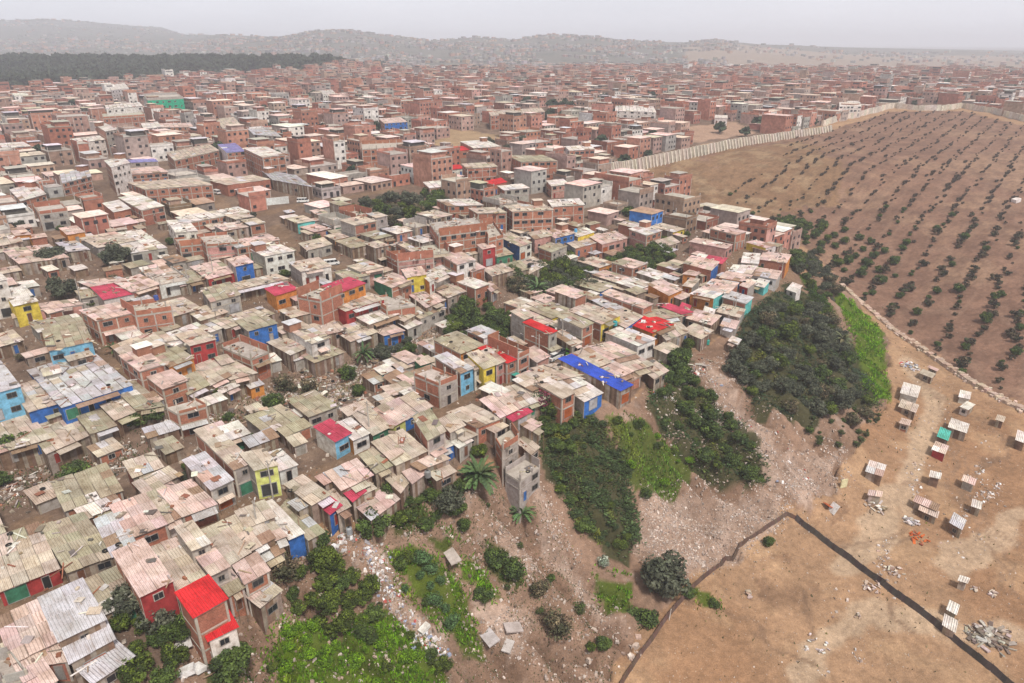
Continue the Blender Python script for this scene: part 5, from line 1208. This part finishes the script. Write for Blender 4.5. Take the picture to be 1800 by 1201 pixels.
pb = MB(); p = hit(1176, 1090); pb.bar(p-np.array([0, 0, .3]), p+np.array([.15, 0, 2.4]), .07, (.8, .8, .78), 0, 8, .05); tag(pb.build('marker_post', 'wall'), 'thin white post at the left corner of the net fence', 'post')
# ---------------------------------------------------------------- vehicles
PW = paint('white_paint', (.75, .75, .74)); PG = paint('silver_paint', (.4, .42, .45)); PD = paint('dark_paint', (.05, .055, .07)); PT = paint('teal_paint', (.05, .35, .28)); PL = paint('lime_paint', (.15, .45, .05)); PR = paint('lamp_red', (.5, .02, .02)); PB = paint('blue_paint', (.03, .1, .45))
def xy_outline(prof, hw, name, mat, parent, inset=None):
    """side profile (x, z) extruded across, shoulders drawn in"""
    mb = MB(); n = len(prof); zt_ = max(z for x, z in prof)
    def w(z): return hw*(1-.16*max(0, (z-.85))/(zt_-.8) if zt_ > 1.1 else 1)
    Lf = [(x, -w(z), z) for x, z in prof]; Rt = [(x, w(z), z) for x, z in prof]
    mb.face(Lf[::-1] if True else Lf, (.5, .5, .5)); mb.face(Rt, (.5, .5, .5))
    for i in range(n): j = (i+1) % n; mb.face([Lf[i], Lf[j], Rt[j], Rt[i]], (.5, .5, .5))
    o = mb.build(name, mat, parent); return o
def wheels(t, xs, hw, r=.33):
    for x in xs:
        for s in (-1, 1):
            b = MB(); b.bar((x, s*(hw-.12), r), (x, s*(hw+.06), r), r, (.02, .02, .02), 0, 14); wh = b.build('wheel', 'rubber', t)
            b = MB(); b.bar((x, s*(hw+.061), r), (x, s*(hw+.08), r), r*.55, (.5, .5, .5), 0, 10); b.build('rim', PG, wh)
def lights(t, x0, x1, hw, z):
    for s in (-1, 1):
        b = MB(); b.box((x1, s*hw*.72, z), 0, .04, .16, .08, (.8, .8, .75)); b.build('headlight', 'wall', t)
        b = MB(); b.box((x0, s*hw*.78, z+.1), 0, .04, .1, .12, (.5, .02, .02)); b.build('tail_light', PR, t)
def sedan(u, v, ang, mat, lab):
    p = hit(u, v); t = empty('parked_car', p, ang); tag(t, lab, 'car')
    xy_outline([(-2.15, .3), (2.1, .3), (2.18, .62), (1.15, .88), (.55, 1.0), (-1.55, 1.0), (-2.15, .92)], .85, 'body', mat, t)
    xy_outline([(1.1, .9), (.45, 1.42), (-1.05, 1.44), (-1.75, .98)], .72, 'window', 'glass', t)
    b = MB(); b.box((-.3, 0, 1.45), 0, .75, .58, .025, (.5, .5, .5)); b.build('roof', mat, t)
    for x in (1.0, -.3, -1.6):
        pass
    wheels(t, (-1.35, 1.35), .82); lights(t, -2.15, 2.13, .85, .62); return t
def van(u, v, ang, mat, lab):
    p = hit(u, v); t = empty('parked_van', p, ang); t.scale = (.9, .9, .9); tag(t, lab, 'van')
    xy_outline([(-2.4, .35), (2.35, .35), (2.45, .8), (1.95, 1.1), (1.9, 1.12), (-2.35, 1.12), (-2.42, .8)], .88, 'body', mat, t)
    xy_outline([(2.0, 1.12), (1.45, 1.75), (-2.2, 1.78), (-2.33, 1.12)], .82, 'window', 'glass', t)
    b = MB(); b.box((-.4, 0, 1.83), 0, 1.85, .72, .06, (.5, .5, .5)); b.build('roof', mat, t)
    for x in (.75, -.5, -1.6):
        for s in (-1, 1): b = MB(); b.box((x, s*.78, 1.45), 0, .06, .05, .36, (.5, .5, .5)); b.build('pillar', mat, t)
    wheels(t, (-1.5, 1.5), .86); lights(t, -2.42, 2.42, .88, .75); return t
def mototaxi(u, v, ang, mat, lab):
    p = hit(u, v); t = empty('mototaxi', p, ang); tag(t, lab, 'mototaxi')
    xy_outline([(-1.2, .4), (.4, .4), (.5, .9), (-1.2, .95)], .62, 'body', mat, t)
    xy_outline([(.3, 1.0), (.15, 1.6), (-1.1, 1.62), (-1.2, 1.0)], .58, 'window', 'glass', t)
    b = MB(); b.box((-.45, 0, 1.68), 0, .8, .62, .05, (.5, .5, .5)); b.build('canopy', mat, t)
    b = MB(); b.bar((1.2, 0, .3), (.85, 0, 1.1), .05, (.2, .2, .2)); b.bar((.85, -.35, 1.1), (.85, .35, 1.1), .03, (.2, .2, .2)); b.box((.6, 0, .75), 0, .35, .14, .14, (.1, .1, .1)); b.build('motorcycle_front', 'rubber', t)
    b = MB(); b.bar((1.25, -.07, .28), (1.25, .07, .28), .28, (.02, .02, .02), 0, 12); b.build('wheel', 'rubber', t)
    for s in (-1, 1): b = MB(); b.bar((-.8, s*.6, .28), (-.8, s*.72, .28), .28, (.02, .02, .02), 0, 12); b.build('wheel', 'rubber', t)
SA = ANG
van(742, 502, .35, PW, 'white van parked near the crimson patched roof in the middle')
van(381, 341, 2.4, PW, 'white van on the street beside the long white compound wall'); van(583, 466, .4, PW, 'white van among the tin roofs left of the upper wooded gap')
van(533, 356, .15, PW, 'white vehicle parked at the right end of the compound wall'); van(9, 436, .1, PW, 'white vehicle at the left edge beside the tin roofs')
van(865, 461, .5, PW, 'white vehicle beside the red and white two storey house')
sedan(975, 631, .85, PW, 'white car parked on the street beside the grey fronted brick house'); sedan(990, 622, .8, PD, 'dark car parked behind the white car on the main street')
sedan(940, 649, .9, PG, 'battered silver car in front of the brick house with rooftop columns'); sedan(790, 464, .4, PG, 'grey car near the white house with blue trim')
mototaxi(908, 669, .8, PT, 'teal three wheeler on the street below the yellow house'); mototaxi(1004, 624, .8, PL, 'lime green three wheeler up the main street past the cars'); mototaxi(488, 848, .8, PL, 'bright green three wheeler beside the lime yellow house')
# ---------------------------------------------------------------- poles, tanks, plants
def pole(u, v, h, lab):
    p = hit(u, v); t = empty('utility_pole', p); tag(t, lab, 'pole')
    b = MB(); b.bar((0, 0, -.4), (0, 0, h), .16, (.45, .42, .38), 0, 8, .09); b.build('post', 'conc', t)
    b = MB(); b.box((0, 0, h-.5), SA+1.57, .8, .05, .05, (.3, .26, .22)); b.build('crossarm', 'bark', t)
    b = MB(); a = rng.random()*6; b.bar((0, 0, h-1.2), (1.3*math.cos(a), 1.3*math.sin(a), h-.7), .035, (.4, .4, .4), 0, 6); b.box((1.5*math.cos(a), 1.5*math.sin(a), h-.68), a, .28, .1, .05, (.6, .6, .6)); b.build('lamp_arm', 'conc', t)
    return p+np.array([0, 0, h-.4])
PP = [(651, 775, 8, 'concrete pole on the street corner by the crimson roof house'), (378, 497, 8, 'pole rising left of the blue upper storey house'), (146, 545, 8, 'pole beside the alley left of the two storey brick house'), (333, 510, 7, 'pole in front of the white fronted garage openings'), (480, 876, 7, 'leaning pole beside the bright green three wheeler'), (947, 640, 7, 'pole beside the unfinished brick house on the main street'),
      (988, 612, 7, 'pole on the main street behind the silver car'), (1082, 500, 6, 'pole in front of the olive roofed long house'), (455, 940, 6, 'pole beside the pale roof with a white lower sheet'), (840, 225, 10, 'left of two tall poles on the distant bare lot'), (836, 222, 9, 'short pole beside the distant bare lot'), (1290, 560, 6, 'pole near the lower end of the ridge street'), (1372, 492, 6, 'pole at the upper bend of the ridge street'), (668, 470, 7, 'pole among the tin roofs left of the crimson patch')]
tops = [pole(*a) for a in PP]
def cable(a, b_, lab):
    m_ = MB(); prev = a
    for k in range(1, 11): t = k/10; q = a+(b_-a)*t-np.array([0, 0, 4*t*(1-t)*1.1]); m_.bar(prev, q, .02, (.03, .03, .03), 0, 4); prev = q
    tag(m_.build('power_cable', 'rubber'), lab, 'cable')
cable(tops[0], tops[5], 'thin black cable over the main street beside the yellow house'); cable(tops[5], tops[6], 'thin black cable over the silver car on the main street'); cable(tops[1], tops[3], 'thin black cable above the white fronted garages'); cable(tops[4], tops[0], 'thin black cable between the green three wheeler and the crimson roof')
def tank(u, v, h, c, lab):
    p = hit(u, v, h); mat = paint('tank_plastic', c, .4); t = empty('water_tank', p); tag(t, lab, 'water tank'); b = MB(); b.bar((0, 0, 0), (0, 0, 1.), .55, c, 0, 14, .52); b.bar((0, 0, 1.), (0, 0, 1.2), .52, c, 0, 14, .2); b.build('barrel', mat, t)
    b = MB(); b.bar((0, 0, 1.2), (0, 0, 1.27), .2, c, 0, 10); b.build('lid', 'rubber', t)
tank(1081, 572, 3.4, (.03, .3, .32), 'teal water tank beside the yellow walled roof up the main street'); tank(275, 527, 5.7, (.04, .08, .3), 'blue water tank on top of the two storey brick house'); tank(752, 838, 3.4, (.2, .2, .2), 'grey tank on the plank houses beside the banana plant')
tank(1243, 605, .2, (.03, .3, .25), 'teal tank at the lower end of the ridge street'); tank(614, 938, .2, (.3, .32, .34), 'round grey drum in the junk at the slope top'); tank(358, 423, 3.2, (.05, .5, .5), 'turquoise tank in the long tin roof row, upper left'); tank(930, 470, 5, (.02, .02, .02), 'black tank on the roof right of the red and white house'); tank(1012, 408, 5, (.1, .4, .7), 'light blue tank beside the brick blocks near the hill')
def fronds(name, u, v, R, n, st, lab, trunk, wid=.14):
    p = hit(u, v); t = empty(name, p); tag(t, lab, 'plant'); b = MB()
    c0 = {'b': (.1, .16, .06), 'p': (.06, .1, .035), 'y': (.16, .17, .09)}[st]
    for i in range(n):
        a = rng.random()*6.28; el = rng.uniform(.15, 1.3); L_ = R*rng.uniform(.7, 1.1); q = np.array([0, 0, trunk]); d = np.array([math.cos(a)*math.cos(el), math.sin(a)*math.cos(el), math.sin(el)]); s = np.array([-math.sin(a), math.cos(a), 0]); pw = .05; c = jit(c0, .35)
        for k in range(6):
            q2 = q+d*L_/6; w2 = wid*R*(math.sin(math.pi*(k+1.3)/7.3)); up = np.array([0, 0, .07])*R*.4
            b.face([q-s*pw+up*0, q, q2, q2-s*w2+up], c); b.face([q, q+s*pw, q2+s*w2+up, q2], tuple(x*.85 for x in c)); q = q2; pw = w2; d = d+np.array([0, 0, -.26]); d /= np.linalg.norm(d)
    b.build('crown', 'leaf', t); b = MB(); b.bar((0, 0, -.4), (.1, 0, trunk+.1), .28*R/3.5, (.2, .16, .1), 0, 8, .2*R/3.5); b.build('trunk', 'bark', t)
fronds('banana_plant', 842, 858, 4.2, 60, 'b', 'largest banana plant, with long pale leaves, below the plank houses', 2.2, .09); fronds('banana_plant', 918, 912, 2.8, 40, 'b', 'smaller banana plant on the slope below the bare concrete tower', 1.0, .09)
fronds('palm', 945, 524, 4., 60, 'b', 'spiky pale leaved plant in front of the middle wooded gap', 2.6, .08); fronds('palm', 640, 640, 3.2, 34, 'b', 'small palm beside the gully shacks behind the light blue house', 2.4, .08)
fronds('palm', 1478, 612, 3.2, 50, 'y', 'yellowish green palm at the edge of the bright grass strip', 2.6, .09); fronds('palm', 203, 625, 2.4, 24, 'p', 'small palm in the alley beside the olive roofed house', 1.5, .1)
# fallen slabs, tarps, heaps on open ground
def sheet(name, u, v, w, d, ang, tilt, col, lab, cat, z=.4, mat='conc', th=.12):
    p = hit(u, v); b = MB(); b.box((p[0], p[1], p[2]+z), ang, w, d, th, col, 0, tilt); tag(b.build(name, mat), lab, cat)
sheet('concrete_slab', 789, 972, .9, 3.0, .5, .15, (.5, .44, .4), 'long narrow slab lying down the upper slope beside the grass tuft', 'slab', .3)
sheet('concrete_slab', 858, 1120, 1.0, 1.9, .6, .2, (.5, .46, .46), 'grey slab lying low on the slope, left of the broken pair', 'slab', .3)
sheet('concrete_slab', 902, 1108, 1.4, 1.0, .3, -.2, (.46, .4, .38), 'tilted broken slab on top of the pair low on the slope', 'slab', .6)
sheet('concrete_slab', 893, 1138, 1.1, .7, 1.2, .15, (.52, .48, .46), 'small broken slab at the foot of the pair low on the slope', 'slab', .25)
sheet('white_tarp', 1464, 900, 1.1, .9, .4, .95, (.72, .72, .72), 'white sheet propped upright beside the orange cloth above the fence corner', 'sheet', .9, 'wall', .03)
sheet('orange_cloth', 1455, 893, .8, .9, .4, -.5, (.5, .12, .04), 'orange brown cloth leaning behind the upright white sheet', 'cloth', .7, 'wall', .03)
sheet('door_panel', 1482, 857, .8, .1, .3, 0, (.68, .64, .4), 'cream door panel standing alone on the stony ground', 'panel', 1.0, 'wall', 1.0)
sheet('white_board', 318, 1137, 1.2, 1.1, .6, .1, (.62, .6, .58), 'square pale board lying left of the red roofed house', 'board', .3, 'wall', .04)
sheet('fridge', 330, 1185, .9, .6, .3, .3, (.8, .8, .8), 'left white discarded box at the bottom below the red roofed house', 'box', .5, 'wall', .35)
sheet('fridge', 350, 1180, .6, .7, 1.1, -.3, (.8, .8, .78), 'right white discarded box at the bottom below the red roofed house', 'box', .5, 'wall', .3)
sheet('white_sack', 746, 1109, .9, .5, .9, .2, (.75, .74, .7), 'white sack dumped on the grass at the end of the rubbish chute', 'sack', .5, 'wall', .3)
sheet('white_tent', 1785, 356, 1.4, 1.2, .3, .2, (.8, .74, .72), 'small white tarpaulin among the shrub rows near the right edge', 'tarpaulin', .9, 'wall', .8)
sheet('metal_sheet', 196, 1009+30, .1, .1, .3, 0, (.7, .7, .68), 'pale strip', 'strip') if False else None
def heap(u, v, R, n, cols, name, lab, cat, big=1.):
    p = hit(u, v); t = empty(name, p); tag(t, lab, cat)
    for i in range(n):
        a = rng.random()*6.28; r = R*rng.random()**.6; q = (r*math.cos(a), r*math.sin(a)); z = Tz(p[0]+q[0], p[1]+q[1])-p[2]+.15+rng.random()*.7*(1-r/R)
        b = MB(); b.box((*q, z), rng.random()*3, rng.uniform(.3, 1.1)*big, rng.uniform(.05, .5)*big, rng.uniform(.03, .15), jit(rng.choice(cols), .2), 0, rng.uniform(-.5, .5)); b.build('stone' if 'stone' in name else 'brick' if 'brick' in name else 'board', 'junk', t)
heap(1742, 1122, 3.6, 80, [(.42, .38, .34), (.3, .25, .21), (.52, .48, .45), (.18, .14, .12)], 'collapsed_shack', 'collapsed shack of grey boards outside the net fence at the bottom right', 'collapsed shack', .8)
heap(1618, 948, 2.2, 22, [(.6, .15, .04), (.5, .12, .03), (.35, .1, .05)], 'brick_pile', 'pile of orange bricks below the largest pink roofed shack', 'brick pile', .5)
heap(1602, 918, 1.6, 24, TRASH[:5], 'scrap_heap', 'scrap heap left below the largest pink roofed shack', 'scrap heap', .6)
heap(1540, 893, 2.2, 26, YARD, 'scrap_heap', 'scrap heap under the second shack above the fence corner', 'scrap heap', .6)
heap(1600, 645, 2.6, 30, TRASH, 'scrap_heap', 'white scrap heap left of the topmost valley shacks', 'scrap heap', .7)
heap(1572, 1005, 1.6, 18, PALE, 'stone_pile', 'stone pile beside the long side of the net fence', 'stone pile', .5)
heap(1535, 1035, 1.8, 20, PALE, 'stone_pile', 'stone pile just inside the net fence', 'stone pile', .5)
heap(1314, 1045, .9, 10, PALE, 'stone_pile', 'lone grey rock pile in the left half of the fenced lot', 'stone pile', .5)
heap(1432, 1130, 2.4, 16, TRASH[:5], 'scrap_heap', 'thin line of rubbish in the middle of the fenced lot', 'scrap heap', .4)
heap(1745, 1045, .8, 9, PALE, 'stone_pile', 'small rock pile right of the lowest pair of white shacks', 'stone pile', .5)
heap(1713, 1037, .5, 7, PALE, 'stone_pile', 'tiny rock pile under the small dark sided shack', 'stone pile', .5)
heap(1508, 1085, .5, 6, PALE, 'stone_pile', 'single pale boulder heap in the centre of the fenced lot', 'stone pile', .5)
# ---------------------------------------------------------------- labels for the houses
LM = [("blue roof strip", 1070, 680), ("yellow fronted house", 862, 640), ("tall red roofed house", 355, 1050), ("largest banana plant", 842, 830), ("light blue corner house", 18, 690), ("long red awning", 955, 585), ("crimson roof by the street", 585, 755), ("lime yellow house", 468, 815), ("white pavilion", 1398, 508), ("white van in the middle", 742, 497),
      ("yellow house at the left edge", 45, 535), ("brick house with blue tank", 268, 540), ("blue upper storey", 430, 465), ("pink roof by the left trees", 200, 510), ("upper wooded gap", 700, 370), ("middle wooded gap", 970, 495), ("red oval canopy roof", 870, 322), ("white compound wall", 475, 355), ("white house with balconies", 212, 300), ("hollow with trees", 1120, 462), ("rubble chute", 1250, 670), ("striped white house", 540, 590), ("skeletal brick house", 435, 620),
      ("ridge street bend", 1385, 480), ("green netted block", 290, 180), ("bare brown lot", 820, 245), ("three storey brick block", 1010, 372), ("big grey roof", 145, 1080), ("silver car", 940, 648), ("bare earth hollow", 70, 830), ("violet roof", 415, 262)]
ORD = ['nearest', 'second', 'third', 'fourth', 'fifth', 'sixth', 'seventh', 'eighth', 'ninth', 'tenth', 'eleventh', 'twelfth', 'thirteenth', 'fourteenth', 'fifteenth', 'sixteenth']
SLM = [("turquoise roofed shack", 1657, 760), ("net fence corner", 1388, 901), ("collapsed shack", 1738, 1125), ("orange brick pile", 1618, 948), ("end of the stone wall", 1620, 640)]
grp = {}; SELF = set()
for H in HOUSES:
    u, v = H['u']; lms = SLM if H['kind'] == 'shack' else LM
    sc_ = [math.hypot(u-a, (v-b_)*1.6) for _, a, b_ in lms]; k = int(np.argmin(sc_)); dx, dy = u-lms[k][1], v-lms[k][2]
    self_ = sc_[k] < 14 and H['kind'] != 'shed' and any(q_ in lms[k][0] for q_ in ('house', 'roof', 'awning', 'storey', 'block', 'shack')) and lms[k][0] not in SELF and 'collapsed' not in lms[k][0]
    if self_:
        SELF.add(lms[k][0]); st = 'low' if H['h'] < 3.9 else 'two-storey' if H['h'] < 6.3 else 'tall'
        tag(H['o'], f"{lms[k][0]}, a {st} {WW[H['fr']]} building under {RW[H['rk']]} roofing", H['kind'], 'shacks on the valley floor' if H['kind'] == 'shack' else 'houses of the hillside settlement'); continue
    di = 'left of' if dx < -abs(dy)*1.2 else 'right of' if dx > abs(dy)*1.2 else 'behind' if dy < 0 else 'below'
    grp.setdefault((H['kind'], k, di), []).append((sc_[k], H))
for (kd, k, di), L_ in grp.items():
    L_.sort(key=lambda t: t[0]); nm = (SLM if kd == 'shack' else LM)[k][0]
    for i, (_, H) in enumerate(L_):
        st = 'low' if H['h'] < 3.9 else 'two-storey' if H['h'] < 6.3 else 'tall'
        w1 = WW[H['fr']]; r1 = RW[H['rk']]
        o_ = ORD[i] if i < len(ORD) else 'furthest'
        if kd == 'shack': lab = f"small {w1} shack with {r1} roof, {o_} {di} the {nm}"
        elif kd == 'shed': lab = f"tiny {w1} lean-to, {r1} roof, {o_} {di} the {nm}"
        else: lab = f"{st} {w1} house, {r1} roof, {o_} {di} the {nm}"
        lab = ' '.join(lab.split()[:16])
        tag(H['o'], lab, kd, {'shack': 'shacks on the valley floor', 'shed': 'lean-to sheds between the houses', 'house': 'houses of the hillside settlement'}[kd])
# ---------------------------------------------------------------- haze
hm = bpy.data.materials.new('haze'); hm.use_nodes = True; nt = hm.node_tree; nt.nodes.remove(nt.nodes['Principled BSDF'])
pv = nt.nodes.new('ShaderNodeVolumePrincipled'); pv.inputs['Color'].default_value = (.86, .89, .99, 1); pv.inputs['Density'].default_value = .00027
nt.links.new(pv.outputs[0], nt.nodes['Material Output'].inputs['Volume'])
hb = MB(); hb.box((0, 3000, 65), 0, 9000, 8500, 96, (1, 1, 1)); ho = hb.build('haze', hm); tag(ho, 'pale grey mist thickening toward the hills', 'haze', kind='stuff')
